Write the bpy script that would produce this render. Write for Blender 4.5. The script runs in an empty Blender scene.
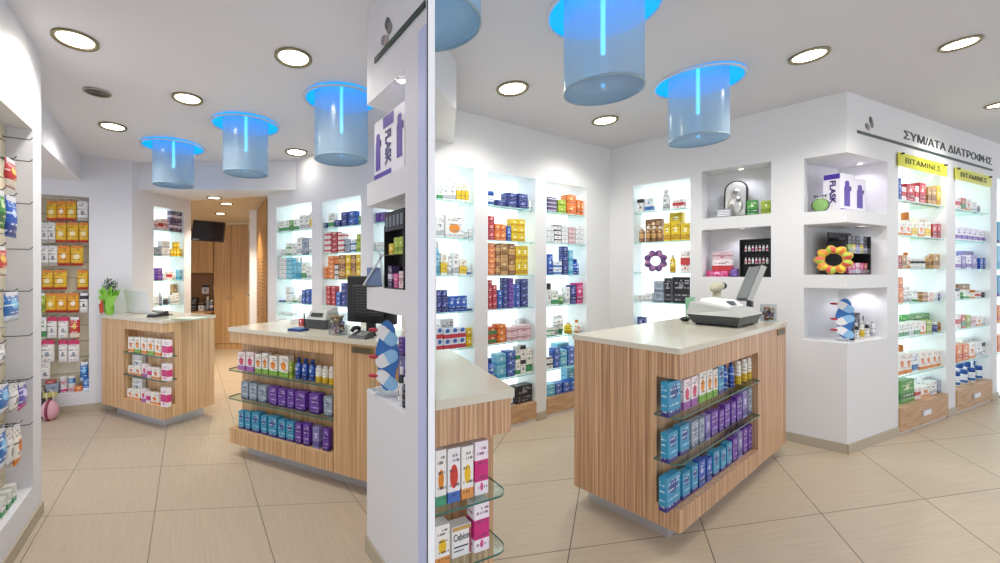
import bpy, bmesh, math, random
from mathutils import Vector, Matrix
R = math.radians
random.seed(7)
COL = bpy.context.scene.collection
H = 1.42; CX = 430.0; CY = 271.0; F = 420.0

# ---------------------------------------------------------------- materials
def lin(c):
    c = c.lstrip('#'); o = []
    for i in (0, 2, 4):
        v = int(c[i:i+2], 16) / 255
        o.append(v / 12.92 if v <= .04045 else ((v + .055) / 1.055) ** 2.4)
    return (o[0], o[1], o[2], 1)
MATS = {}
def mat(name, col, rough=.5, metal=0, emit=None, es=0, spec=.5):
    if name in MATS: return MATS[name]
    m = bpy.data.materials.new(name); m.use_nodes = True
    b = m.node_tree.nodes['Principled BSDF']
    b.inputs['Base Color'].default_value = lin(col)
    b.inputs['Roughness'].default_value = rough
    b.inputs['Metallic'].default_value = metal
    b.inputs['Specular IOR Level'].default_value = spec
    if emit:
        b.inputs['Emission Color'].default_value = lin(emit); b.inputs['Emission Strength'].default_value = es
    MATS[name] = m
    return m
def nodes(name):
    m = bpy.data.materials.new(name); m.use_nodes = True
    nt = m.node_tree; b = nt.nodes['Principled BSDF']
    MATS[name] = m
    return m, nt, b
def N(nt, t, **kw):
    n = nt.nodes.new(t)
    for k, v in kw.items(): setattr(n, k, v)
    return n
def mth(nt, op, a, b=None, c=None):
    n = nt.nodes.new('ShaderNodeMath'); n.operation = op
    for i, v in enumerate((a, b, c)):
        if v is None: continue
        if isinstance(v, (int, float)): n.inputs[i].default_value = v
        else: nt.links.new(v, n.inputs[i])
    return n.outputs[0]
def mixc(nt, f, a, b):
    n = nt.nodes.new('ShaderNodeMix'); n.data_type = 'RGBA'
    if isinstance(f, (int, float)): n.inputs[0].default_value = f
    else: nt.links.new(f, n.inputs[0])
    for i, v in ((6, a), (7, b)):
        if isinstance(v, (tuple, list)): n.inputs[i].default_value = v
        else: nt.links.new(v, n.inputs[i])
    return n.outputs[2]
def paint(name, col, bump=.03):
    m, nt, b = nodes(name)
    tc = N(nt, 'ShaderNodeTexCoord'); nz = N(nt, 'ShaderNodeTexNoise'); nz.inputs['Scale'].default_value = 120
    nt.links.new(tc.outputs['Object'], nz.inputs['Vector'])
    c = lin(col); d = tuple(x * .96 for x in c[:3]) + (1,)
    nt.links.new(mixc(nt, nz.outputs[0], c, d), b.inputs['Base Color'])
    bp = N(nt, 'ShaderNodeBump'); bp.inputs['Strength'].default_value = bump; bp.inputs['Distance'].default_value = .002
    nt.links.new(nz.outputs[0], bp.inputs['Height']); nt.links.new(bp.outputs[0], b.inputs['Normal'])
    b.inputs['Roughness'].default_value = .6
    return m
def wood(name, light, dark, sx=70, sz=1.0, rough=.4, mid=.5):
    m, nt, b = nodes(name)
    tc = N(nt, 'ShaderNodeTexCoord'); mp = N(nt, 'ShaderNodeMapping'); mp.inputs['Scale'].default_value = (sx, sx, sz)
    nt.links.new(tc.outputs['Object'], mp.inputs['Vector'])
    nz = N(nt, 'ShaderNodeTexNoise'); nz.inputs['Scale'].default_value = 1; nz.inputs['Detail'].default_value = 4; nz.inputs['Roughness'].default_value = .65
    nt.links.new(mp.outputs[0], nz.inputs['Vector'])
    rp = N(nt, 'ShaderNodeValToRGB'); e = rp.color_ramp.elements
    e[0].position = mid - .16; e[0].color = lin(dark); e[1].position = mid + .14; e[1].color = lin(light)
    nt.links.new(nz.outputs[0], rp.inputs[0]); nt.links.new(rp.outputs[0], b.inputs['Base Color'])
    b.inputs['Roughness'].default_value = rough
    return m
def tiles(name, base, line, ka, ca, pa, kb, cb, pb, streak):
    """floor tiles: a = (x + ka*y - ca)/pa, b = (y + kb*x - cb)/pb; grout where either is a whole number"""
    m, nt, b = nodes(name)
    tc = N(nt, 'ShaderNodeTexCoord'); sp = N(nt, 'ShaderNodeSeparateXYZ'); nt.links.new(tc.outputs['Object'], sp.inputs[0])
    x, y = sp.outputs[0], sp.outputs[1]
    a = mth(nt, 'DIVIDE', mth(nt, 'SUBTRACT', mth(nt, 'MULTIPLY_ADD', y, ka, x), ca), pa)
    c = mth(nt, 'DIVIDE', mth(nt, 'SUBTRACT', mth(nt, 'MULTIPLY_ADD', x, kb, y), cb), pb)
    la = mth(nt, 'LESS_THAN', mth(nt, 'ABSOLUTE', mth(nt, 'SUBTRACT', a, mth(nt, 'ROUND', a))), .0040)
    lb = mth(nt, 'LESS_THAN', mth(nt, 'ABSOLUTE', mth(nt, 'SUBTRACT', c, mth(nt, 'ROUND', c))), .0034)
    g = mth(nt, 'MAXIMUM', la, lb)
    cv = N(nt, 'ShaderNodeCombineXYZ'); nt.links.new(mth(nt, 'MULTIPLY', a, streak[0]), cv.inputs[0]); nt.links.new(mth(nt, 'MULTIPLY', c, streak[1]), cv.inputs[1])
    nz = N(nt, 'ShaderNodeTexNoise'); nz.inputs['Scale'].default_value = 1; nz.inputs['Detail'].default_value = 4; nt.links.new(cv.outputs[0], nz.inputs['Vector'])
    cv2 = N(nt, 'ShaderNodeCombineXYZ'); nt.links.new(mth(nt, 'FLOOR', a), cv2.inputs[0]); nt.links.new(mth(nt, 'FLOOR', c), cv2.inputs[1])
    wn = N(nt, 'ShaderNodeTexWhiteNoise'); wn.noise_dimensions = '2D'; nt.links.new(cv2.outputs[0], wn.inputs['Vector'])
    bc = lin(base); lo = tuple(v * .80 for v in bc[:3]) + (1,); hi = tuple(min(1, v * 1.12) for v in bc[:3]) + (1,)
    c1 = mixc(nt, nz.outputs[0], lo, hi)
    c2 = mixc(nt, mth(nt, 'MULTIPLY', wn.outputs[0], .12), c1, tuple(v * .7 for v in bc[:3]) + (1,))
    nt.links.new(mixc(nt, g, c2, lin(line)), b.inputs['Base Color'])
    b.inputs['Roughness'].default_value = .38
    bp = N(nt, 'ShaderNodeBump'); bp.inputs['Strength'].default_value = .08; bp.inputs['Distance'].default_value = .002
    nt.links.new(nz.outputs[0], bp.inputs['Height']); nt.links.new(bp.outputs[0], b.inputs['Normal'])
    return m
def clear(name, tint, gloss=.08, body=.0, bodycol='#ffffff', rough=.03, trans=None):
    m = bpy.data.materials.new(name); m.use_nodes = True; nt = m.node_tree; nt.nodes.clear(); MATS[name] = m
    o = N(nt, 'ShaderNodeOutputMaterial'); t = N(nt, 'ShaderNodeBsdfTransparent'); t.inputs[0].default_value = lin(tint)
    g = N(nt, 'ShaderNodeBsdfGlossy'); g.inputs['Roughness'].default_value = rough; g.inputs[0].default_value = (1, 1, 1, 1)
    mx = N(nt, 'ShaderNodeMixShader'); mx.inputs[0].default_value = gloss
    nt.links.new(t.outputs[0], mx.inputs[1]); nt.links.new(g.outputs[0], mx.inputs[2]); last = mx
    if body:
        d = N(nt, 'ShaderNodeBsdfTranslucent'); d.inputs[0].default_value = lin(bodycol)
        e = N(nt, 'ShaderNodeBsdfDiffuse'); e.inputs[0].default_value = lin(bodycol)
        ad = N(nt, 'ShaderNodeMixShader'); ad.inputs[0].default_value = .5
        nt.links.new(d.outputs[0], ad.inputs[1]); nt.links.new(e.outputs[0], ad.inputs[2])
        m2 = N(nt, 'ShaderNodeMixShader'); m2.inputs[0].default_value = body
        nt.links.new(mx.outputs[0], m2.inputs[1]); nt.links.new(ad.outputs[0], m2.inputs[2]); last = m2
    nt.links.new(last.outputs[0], o.inputs[0])
    return m

# printed packaging: one node group, colours per design
def print_group():
    g = bpy.data.node_groups.new('package_print', 'ShaderNodeTree')
    for n, t in (('Base', 'NodeSocketColor'), ('Band', 'NodeSocketColor'), ('Accent', 'NodeSocketColor'), ('Text', 'NodeSocketColor'), ('BandZ', 'NodeSocketFloat'), ('BandW', 'NodeSocketFloat'), ('AccZ', 'NodeSocketFloat'), ('AccR', 'NodeSocketFloat')):
        g.interface.new_socket(n, in_out='INPUT', socket_type=t)
    g.interface.new_socket('Color', in_out='OUTPUT', socket_type='NodeSocketColor')
    gi = g.nodes.new('NodeGroupInput'); go = g.nodes.new('NodeGroupOutput')
    tc = N(g, 'ShaderNodeTexCoord'); sp = N(g, 'ShaderNodeSeparateXYZ'); g.links.new(tc.outputs['Generated'], sp.inputs[0])
    oi = N(g, 'ShaderNodeObjectInfo')
    x = mth(g, 'ADD', sp.outputs[0], mth(g, 'MULTIPLY', sp.outputs[1], .6)); z = sp.outputs[2]
    I = gi.outputs
    band = mth(g, 'LESS_THAN', mth(g, 'ABSOLUTE', mth(g, 'SUBTRACT', z, I['BandZ'])), I['BandW'])
    dx = mth(g, 'SUBTRACT', sp.outputs[0], .5); dz = mth(g, 'MULTIPLY', mth(g, 'SUBTRACT', z, I['AccZ']), 1.5)
    r2 = mth(g, 'ADD', mth(g, 'MULTIPLY', dx, dx), mth(g, 'MULTIPLY', dz, dz))
    acc = mth(g, 'LESS_THAN', r2, mth(g, 'MULTIPLY', I['AccR'], I['AccR']))
    # text rows
    zz = mth(g, 'MULTIPLY', z, 11.0); row = mth(g, 'FLOOR', zz); fr = mth(g, 'FRACT', zz)
    inrow = mth(g, 'LESS_THAN', mth(g, 'ABSOLUTE', mth(g, 'SUBTRACT', fr, .5)), .28)
    cv = N(g, 'ShaderNodeCombineXYZ')
    g.links.new(mth(g, 'FLOOR', mth(g, 'MULTIPLY', x, 13.0)), cv.inputs[0]); g.links.new(row, cv.inputs[1]); g.links.new(mth(g, 'FLOOR', mth(g, 'MULTIPLY', oi.outputs['Random'], 3)), cv.inputs[2])
    wn = N(g, 'ShaderNodeTexWhiteNoise'); wn.noise_dimensions = '3D'; g.links.new(cv.outputs[0], wn.inputs['Vector'])
    on = mth(g, 'GREATER_THAN', wn.outputs[0], .42)
    rowon = mth(g, 'GREATER_THAN', mth(g, 'FRACT', mth(g, 'MULTIPLY', row, .618)), .5)
    mg = mth(g, 'LESS_THAN', mth(g, 'ABSOLUTE', mth(g, 'SUBTRACT', x, .55)), .4)
    txt = mth(g, 'MULTIPLY', mth(g, 'MULTIPLY', inrow, on), mth(g, 'MULTIPLY', rowon, mg))
    c = mixc(g, band, I['Base'], I['Band']); c = mixc(g, acc, c, I['Accent']); c = mixc(g, mth(g, 'MULTIPLY', txt, .8), c, I['Text'])
    g.links.new(c, go.inputs[0])
    return g
PG = print_group()
# design: words, base, band, accent, text, (band z, band half width, accent z, accent r)
DES = {
 'wg': ('white grey-printed', '#eceeec', '#b9c0c4', '#8b9aa5', '#55606a', (.2, .1, .55, .12)),
 'wgn': ('white green-banded', '#eef0ea', '#3f9a5d', '#8ac28b', '#35503c', (.22, .14, .6, .12)),
 'wy': ('white yellow-banded', '#f2efe0', '#e3c22f', '#d7a91f', '#5b5a44', (.35, .22, .7, .1)),
 'wo': ('white orange-spotted', '#f3eee6', '#e98a2a', '#df7a20', '#4c4640', (.12, .09, .5, .24)),
 'wb': ('white blue-banded', '#eaf0f4', '#2f6fb7', '#5b9bd2', '#33475e', (.25, .14, .65, .12)),
 'wr': ('white red-banded', '#f3ecea', '#c93a3c', '#d5585a', '#5a3b3c', (.5, .16, .2, .1)),
 'wp': ('white pink-printed', '#f3e9ef', '#d0307c', '#e05b9a', '#8a3a67', (.45, .2, .15, .12)),
 'wv': ('white violet-printed', '#ebe8f2', '#7a55b0', '#8f70c0', '#4b3d70', (.25, .14, .6, .14)),
 'lb': ('light blue', '#7fc4dd', '#4aa3c8', '#d9eef5', '#2f6b86', (.2, .12, .6, .16)),
 'tl': ('teal', '#3596be', '#3a3580', '#27458f', '#cfe6f2', (.06, .10, .68, .30)),
 'bl': ('blue', '#2458b5', '#173d8c', '#c9d8f2', '#dbe6f7', (.2, .14, .6, .16)),
 'nv': ('navy blue', '#27357f', '#1b2560', '#98a6dc', '#c3cbec', (.3, .14, .65, .16)),
 'rd': ('red', '#b72a36', '#8d1d2b', '#f0d7d5', '#f3dcd8', (.3, .12, .65, .16)),
 'or': ('orange', '#e07b2c', '#c25520', '#f6dfb8', '#fae6c6', (.3, .12, .6, .16)),
 'yl': ('yellow', '#e2c42a', '#c99a1c', '#f6efc5', '#5d4d1c', (.2, .12, .6, .2)),
 'br': ('brown', '#8a5a35', '#c69a5c', '#efd7a5', '#e9d2a8', (.5, .16, .8, .1)),
 'tn': ('tan', '#c29a64', '#8f6a3e', '#efe0bd', '#5f452a', (.4, .14, .7, .14)),
 'pu': ('purple', '#6a3da3', '#3d1f70', '#47267f', '#dccff0', (.07, .10, .66, .28)),
 'lv': ('lavender', '#8f87bd', '#5f5799', '#e4e1f3', '#3f386f', (.2, .12, .6, .18)),
 'gs': ('grey silver', '#93a0b2', '#56637a', '#6d7a93', '#e9edf1', (.08, .10, .66, .28)),
 'yc': ('white and yellow', '#efede2', '#dcb728', '#e8d47a', '#7b6a2a', (.18, .26, .8, .05)),
 'hg': ('white green-footed', '#f2efe9', '#4fa37c', '#e08a2c', '#453f3c', (.05, .13, .47, .27)),
 'hb': ('white blue-footed red-hearted', '#f0edec', '#4f74bd', '#cf4337', '#3d3f55', (.05, .15, .48, .33)),
 'ho': ('white orange-footed', '#f3efe8', '#e79a55', '#ecc02f', '#4b423a', (.05, .15, .47, .27)),
 'gy': ('green', '#4f9b49', '#2f7339', '#dbe9b7', '#edf4d8', (.3, .14, .65, .14)),
 'gl': ('lime green', '#a9c046', '#7f9a2c', '#eff2c9', '#4c5c22', (.3, .14, .65, .14)),
 'bk': ('black', '#1d1d22', '#32323a', '#8b8b95', '#b9b9c2', (.2, .1, .65, .14)),
 'dk': ('dark striped', '#4c3f66', '#cfc9da', '#2e2546', '#e4e0ec', (.5, .12, .85, .1)),
 'pk': ('pale pink', '#e5ccd0', '#b98a94', '#c36d7f', '#6d4b54', (.5, .1, .3, .14)),
 'mg': ('magenta', '#c92c78', '#97205c', '#f2c8dd', '#f6dbe8', (.25, .12, .6, .16)),
 'mx': ('multicoloured', '#c8553e', '#4b8a5a', '#f0d9a0', '#3d3a30', (.35, .2, .7, .18)),
 'bs': ('red-and-blue striped', '#d9e4ee', '#c9434c', '#3c6cba', '#33487a', (.25, .2, .78, .3)),
 'wk': ('white and black', '#ecebe9', '#25252b', '#5d5d66', '#3a3a40', (.85, .14, .4, .14)),
 'sun': ('white sun-printed', '#e9e9e7', '#cfd2d2', '#e9932b', '#80878c', (.1, .06, .42, .3)),
 'fr': ('fruit-printed white', '#f4efe8', '#86b84c', '#e8902a', '#3c3a34', (.12, .12, .52, .3)),
 'rs': ('pink fruit-printed', '#f6e8ea', '#a866b0', '#d24a70', '#5a3c50', (.12, .14, .5, .3)),
}
def pmat(k):
    nm = 'print_' + k
    if nm in MATS: return MATS[nm]
    m, nt, b = nodes(nm); d = DES[k]
    g = N(nt, 'ShaderNodeGroup'); g.node_tree = PG
    for s, v in zip(('Base', 'Band', 'Accent', 'Text'), d[1:5]): g.inputs[s].default_value = lin(v)
    for s, v in zip(('BandZ', 'BandW', 'AccZ', 'AccR'), d[5]): g.inputs[s].default_value = v
    nt.links.new(g.outputs[0], b.inputs['Base Color']); b.inputs['Roughness'].default_value = .35
    return m

W_LEFT = paint('white_wall_paint', '#e0e0e4'); W_RIGHT = paint('white_wall_paint_textured', '#e1e1e0', .15)
CEIL_L = paint('ceiling_paint', '#e6e5ea'); CEIL_R = paint('ceiling_paint_cool', '#d6d6da')
PART = paint('partition_paint', '#fbfbfb', 0)
WOOD_L = wood('striped_oak_veneer', '#e3bf90', '#b3865a', 75, .8)
WOOD_R = wood('striped_zebrano_veneer', '#e0b88f', '#946747', 90, .8)
WOOD_P = wood('warm_oak_veneer', '#d2a873', '#b28654', 50, .9)
WOOD_H = wood('drawer_veneer', '#cda880', '#a67d58', 4, 90)
STONE = paint('beige_stone_top', '#d8d2be', 0); STONE.node_tree.nodes['Principled BSDF'].inputs['Roughness'].default_value = .16
ALU = mat('brushed_aluminium', '#c9ccd2', .35, .6)
CHROME = mat('chrome', '#d8d8d8', .12, 1)
BRONZE = mat('bronze_ring', '#8d8468', .3, .8)
BLACK = mat('black_plastic', '#17171a', .4); DGREY = mat('dark_grey_plastic', '#414447', .45); LGREY = mat('light_grey_plastic', '#b0b1ab', .4)
WHITE = mat('white_plastic', '#eeeeee', .35); CAB = mat('cabinet_white', '#eef3f4', .4)
SKIRT = mat('baseboard_tile', '#b3a893', .45)
LAMP = mat('lamp_glow', '#ffffff', .5, 0, '#fff6df', 9)
BACKLIT = mat('backlit_opal_panel', '#f4fbfc', .5, 0, '#f0fcff', .95)
GLASS = clear('shelf_glass', '#edf7f4', .06); GEDGE = mat('shelf_glass_edge', '#3c6e62', .15)
GEDGE_L = mat('shelf_glass_edge_pale', '#a5d6d0', .15)
ACRYL = clear('clear_acrylic', '#f2f6f8', .12)

# ---------------------------------------------------------------- geometry helpers
class Frame:
    def __init__(s, x, y, ang): s.o = Vector((x, y)); s.a = ang; s.d = Vector((math.cos(ang), math.sin(ang))); s.n = Vector((-math.sin(ang), math.cos(ang)))
    def w(s, x, y, z=0): p = s.o + s.d * x + s.n * y; return Vector((p.x, p.y, z))
    def m(s, x=0, y=0, z=0, rot=0): return Matrix.Translation(s.w(x, y, z)) @ Matrix.Rotation(s.a + rot, 4, 'Z')
def fl(u, v): Y = F * H / (v - CY); return ((u - CX) * Y / F, Y)
class Wall(Frame):
    """a vertical plane through two floor points; turns a ray through a picture column into a place along it"""
    def __init__(s, A, B):
        super().__init__(A[0], A[1], math.atan2(B[1] - A[1], B[0] - A[0])); s.len = math.hypot(B[0] - A[0], B[1] - A[1])
    def s(s, u, d=0):
        k = (u - CX) / F; o = s.o + s.n * d
        return (k * o.y - o.x) / (s.d.x - k * s.d.y)
    def z(s, u, v, d=0): Y = (s.o + s.n * d + s.d * s.s(u, d)).y; return H - (v - CY) * Y / F
class MB:
    def __init__(s): s.bm = bmesh.new(); s.mats = []
    def mi(s, m):
        if m not in s.mats: s.mats.append(m)
        return s.mats.index(m)
    def faces(s, vs, fs, m, smooth=False, mtx=None):
        i = s.mi(m); bv = [s.bm.verts.new(mtx @ Vector(v) if mtx else v) for v in vs]; out = []
        for f in fs:
            try: q = s.bm.faces.new([bv[k] for k in f])
            except ValueError: continue
            q.material_index = i; q.smooth = smooth; out.append(q)
        return out
    def box(s, x0, x1, y0, y1, z0, z1, m, bev=0, mtx=None):
        vs = [(x, y, z) for z in (z0, z1) for y in (y0, y1) for x in (x0, x1)]
        fs = s.faces(vs, [(0, 2, 3, 1), (4, 5, 7, 6), (0, 1, 5, 4), (2, 6, 7, 3), (0, 4, 6, 2), (1, 3, 7, 5)], m, False, mtx)
        if bev:
            es = list({e for f in fs for e in f.edges})
            bmesh.ops.bevel(s.bm, geom=es, offset=bev, segments=2, affect='EDGES', profile=.5)
        return s
    def prism(s, poly, z0, z1, m, mtx=None):
        n = len(poly); vs = [(p[0], p[1], z0) for p in poly] + [(p[0], p[1], z1) for p in poly]
        a = sum(poly[i][0] * poly[(i + 1) % n][1] - poly[(i + 1) % n][0] * poly[i][1] for i in range(n))
        fs = [tuple(range(n))[::-1], tuple(range(n, 2 * n))] + [(i, (i + 1) % n, n + (i + 1) % n, n + i) for i in range(n)]
        if a < 0: fs = [f[::-1] for f in fs]
        s.faces(vs, fs, m, False, mtx); return s
    def lathe(s, prof, m, seg=20, mtx=None, cap=True, smooth=True):
        vs = []; n = len(prof)
        for k in range(seg):
            a = 2 * math.pi * k / seg
            vs += [(r * math.cos(a), r * math.sin(a), z) for r, z in prof]
        fs = []
        for k in range(seg):
            q = (k + 1) % seg
            fs += [(k * n + i, q * n + i, q * n + i + 1, k * n + i + 1) for i in range(n - 1)]
        if cap:
            fs += [tuple(k * n for k in range(seg))[::-1], tuple(k * n + n - 1 for k in range(seg))]
        s.faces(vs, fs, m, smooth, mtx); return s
    def tube(s, pts, r, m, seg=8):
        pts = [Vector(p) for p in pts]; vs = []
        for i, p in enumerate(pts):
            t = (pts[min(i + 1, len(pts) - 1)] - pts[max(i - 1, 0)]).normalized()
            up = Vector((0, 0, 1)) if abs(t.z) < .9 else Vector((1, 0, 0)); a = t.cross(up).normalized(); b = t.cross(a)
            vs += [p + (a * math.cos(2 * math.pi * k / seg) + b * math.sin(2 * math.pi * k / seg)) * r for k in range(seg)]
        fs = [(i * seg + k, i * seg + (k + 1) % seg, (i + 1) * seg + (k + 1) % seg, (i + 1) * seg + k) for i in range(len(pts) - 1) for k in range(seg)]
        fs += [tuple(range(seg))[::-1], tuple(range((len(pts) - 1) * seg, len(pts) * seg))]
        s.faces(vs, fs, m, True); return s
    def ell(s, c, rx, ry, rz, m, seg=14, rings=8, mtx=None):
        vs = []; fs = []
        for i in range(rings + 1):
            t = math.pi * i / rings
            for k in range(seg):
                a = 2 * math.pi * k / seg
                vs.append((c[0] + rx * math.sin(t) * math.cos(a), c[1] + ry * math.sin(t) * math.sin(a), c[2] - rz * math.cos(t)))
        for i in range(rings):
            for k in range(seg): fs.append((i * seg + k, i * seg + (k + 1) % seg, (i + 1) * seg + (k + 1) % seg, (i + 1) * seg + k))
        fs = s.faces(vs, fs, m, True, mtx)
        return s
    def mesh(s, name):
        bmesh.ops.remove_doubles(s.bm, verts=s.bm.verts, dist=1e-6)
        bmesh.ops.recalc_face_normals(s.bm, faces=s.bm.faces)
        me = bpy.data.meshes.new(name); s.bm.to_mesh(me); s.bm.free()
        for m in s.mats: me.materials.append(m)
        return me
    def build(s, name, parent=None, mtx=None): return link(name, s.mesh(name), parent, mtx)
def link(name, me, parent=None, mtx=None):
    o = bpy.data.objects.new(name, me); COL.objects.link(o)
    if parent: o.parent = parent
    if mtx: o.matrix_local = mtx
    return o
def empty(name, mtx, label, cat, group=None):
    o = bpy.data.objects.new(name, None); COL.objects.link(o); o.matrix_local = mtx; o.empty_display_size = .05
    tag(o, label, cat, group); return o
ALL_LABELS = {}
def tag(o, label, cat, group=None):
    o['label'] = label; o['category'] = cat
    if group: o['group'] = group
    n = len(label.split())
    if n > 16 or n < 4: print('LABEL WORDS', n, label)
    if label in ALL_LABELS: print('LABEL TWICE', label)
    ALL_LABELS[label] = 1
    return o
def struct(o): o['kind'] = 'structure'; return o
def text_mesh(body, size, m, extr=.002, bold=0, sx=1):
    cu = bpy.data.curves.new('lettering', 'FONT'); cu.body = body; cu.size = size; cu.extrude = extr; cu.offset = bold
    o = bpy.data.objects.new('lettering', cu); COL.objects.link(o)
    dg = bpy.context.evaluated_depsgraph_get(); me = bpy.data.meshes.new_from_object(o.evaluated_get(dg))
    bpy.data.objects.remove(o)
    xs = [v.co.x for v in me.vertices]; ys = [v.co.y for v in me.vertices]
    for v in me.vertices: v.co = Vector(((v.co.x - min(xs)) * sx, v.co.y - min(ys), v.co.z))
    me.materials.clear(); me.materials.append(m)
    return me, (max(xs) - min(xs)) * sx, max(ys) - min(ys)
FACE = Matrix.Rotation(math.pi / 2, 4, 'X')     # text plane turned to stand upright facing -y

# ---------------------------------------------------------------- room planes
def fit(pts):
    import numpy as np
    A = np.array([[1, p[0], p[1]] for p in pts]); z = np.array([p[2] for p in pts])
    return tuple(float(q) for q in np.linalg.lstsq(A, z, rcond=None)[0])
PL = fit([(-.32, 2.138, 2.74), (-2.305, 2.506, 2.667), (-3.6, 4.16, 2.607), (-3.13, 4.42, 2.56)])
PR = fit([(.19, 3.44, 2.757), (1.98, 4.62, 2.751), (3.236, 3.26, 2.809), (6.37, 4.7, 2.85)])
def cz(P, x, y): return P[0] + P[1] * x + P[2] * y
def ceil_pt(P, u, v):
    k = (u - CX) / F; t = (CY - v) / F           # z = H + t*Y
    Y = (P[0] - H) / (t - P[1] * k - P[2]); return k * Y, Y
TOP = 3.0
LW = Wall((-2.305 + .496 * 1.5, 2.506 - .868 * 1.5), (-2.305, 2.506))
LB = Wall(fl(45, 416), fl(132, 406))
LC_ = Wall(fl(132, 406), (-2.96, 5.2))
RW = Wall((-1.875, 4.86), (-.012, 3.332))
RB = Wall((.1, 3.38), (1.98, 4.62))
RL = Wall((1.98, 4.62), (3.236, 3.259))
RV = Wall((3.236, 3.259), (6.37, 4.70))
LP = Wall((-.321, 2.138), (-.012, 1.597))

def holed_wall(name, wall, s0, s1, z1, holes, m, thick=.03, z0=0.0):
    xs = sorted({s0, s1, *[h[0] for h in holes], *[h[1] for h in holes]}); zs = sorted({z0, z1, *[h[2] for h in holes], *[h[3] for h in holes]})
    mb = MB()
    for i in range(len(xs) - 1):
        for j in range(len(zs) - 1):
            cx, czz = (xs[i] + xs[i+1]) / 2, (zs[j] + zs[j+1]) / 2
            if any(h[0] < cx < h[1] and h[2] < czz < h[3] for h in holes): continue
            mb.faces([(xs[i], 0, zs[j]), (xs[i+1], 0, zs[j]), (xs[i+1], 0, zs[j+1]), (xs[i], 0, zs[j+1])], [(0, 1, 2, 3)], m)
    bmesh.ops.remove_doubles(mb.bm, verts=mb.bm.verts, dist=1e-6)
    me = bpy.data.meshes.new(name); mb.bm.to_mesh(me); mb.bm.free(); me.materials.append(m)
    o = link(name, me, None, wall.m()); md = o.modifiers.new('thickness', 'SOLIDIFY'); md.thickness = thick; md.offset = -1
    return struct(o)
def skirting(name, wall, s0, s1, h=.075, t=.012):
    return struct(MB().box(s0, s1, -t, -.0005, 0, h, SKIRT).build(name, None, wall.m()))

# ---------------------------------------------------------------- products
MESH = {}
CAPC = {'w': WHITE, 'k': BLACK}
def box_mesh(w, h, d, k):
    key = ('b', round(w, 3), round(h, 3), round(d, 3), k)
    if key not in MESH:
        MESH[key] = MB().box(-w/2, w/2, 0, d, 0, h, pmat(k)).mesh('carton')
    return MESH[key]
def bottle_mesh(w, h, k, kind):
    key = (kind, round(w, 3), round(h, 3), k)
    if key not in MESH:
        r = w / 2
        if kind == 't': prof = [(r*.92, 0), (r, .004), (r, h*.62), (r*.9, h*.70), (r*.5, h*.78), (r*.45, h*.82)]; capp = [(r*.55, h*.80), (r*.55, h*.985), (r*.5, h)]
        elif kind == 'j': prof = [(r*.92, 0), (r, .004), (r, h*.66), (r*.85, h*.7)]; capp = [(r*1.0, h*.70), (r*1.0, h*.97), (r*.94, h)]
        elif kind == 'a': prof = [(r*.96, 0), (r, .004), (r, h*.80), (r*.8, h*.84)]; capp = [(r*.8, h*.84), (r*.8, h*.96), (r*.6, h)]
        else: prof = [(r*.8, 0), (r*.8, h*.2), (r, h*.22), (r*.95, h*.6), (r*.9, h*.86)]; capp = [(r*.7, h*.86), (r*.7, h*.97), (r*.6, h)]
        c = mat('cap_' + k, {'tl': '#12496b', 'bl': '#1b3c86', 'yl': '#e9e9e4', 'yc': '#f1f1ee', 'wb': '#2456a8', 'wo': '#c9762c', 'br': '#e9e6de'}.get(k, '#e6e6e6'), .35)
        M4 = Matrix.Translation((0, r, 0))
        MESH[key] = (MB().lathe(prof, pmat(k), 16, M4).mesh('bottle'), MB().lathe(capp, c, 16, M4).mesh('cap'))
    return MESH[key]
NOUN = {'b': ('medicine_box', 'box'), 't': ('medicine_bottle', 'bottle'), 'j': ('pill_jar', 'jar'), 'a': ('spray_can', 'can'), 'u': ('cream_tube', 'tube')}
ORD = 'first second third fourth fifth sixth seventh eighth ninth tenth eleventh twelfth thirteenth fourteenth fifteenth sixteenth seventeenth eighteenth nineteenth twentieth'.split()
LEVEL = ['bottom', 'second', 'third', 'fourth', 'fifth', 'sixth', 'seventh']
def product(kind, name, w, h, d, k, mtx, label, cat, group):
    if kind == 'b':
        o = link(name, box_mesh(w, h, d, k), None, mtx)
    else:
        body, cap = bottle_mesh(w, h, k, kind); o = link(name, body, None, mtx)
        c = bpy.data.objects.new('cap', cap); COL.objects.link(c); c.parent = o
    tag(o, label, cat, group); return o
LIM = {}
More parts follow.
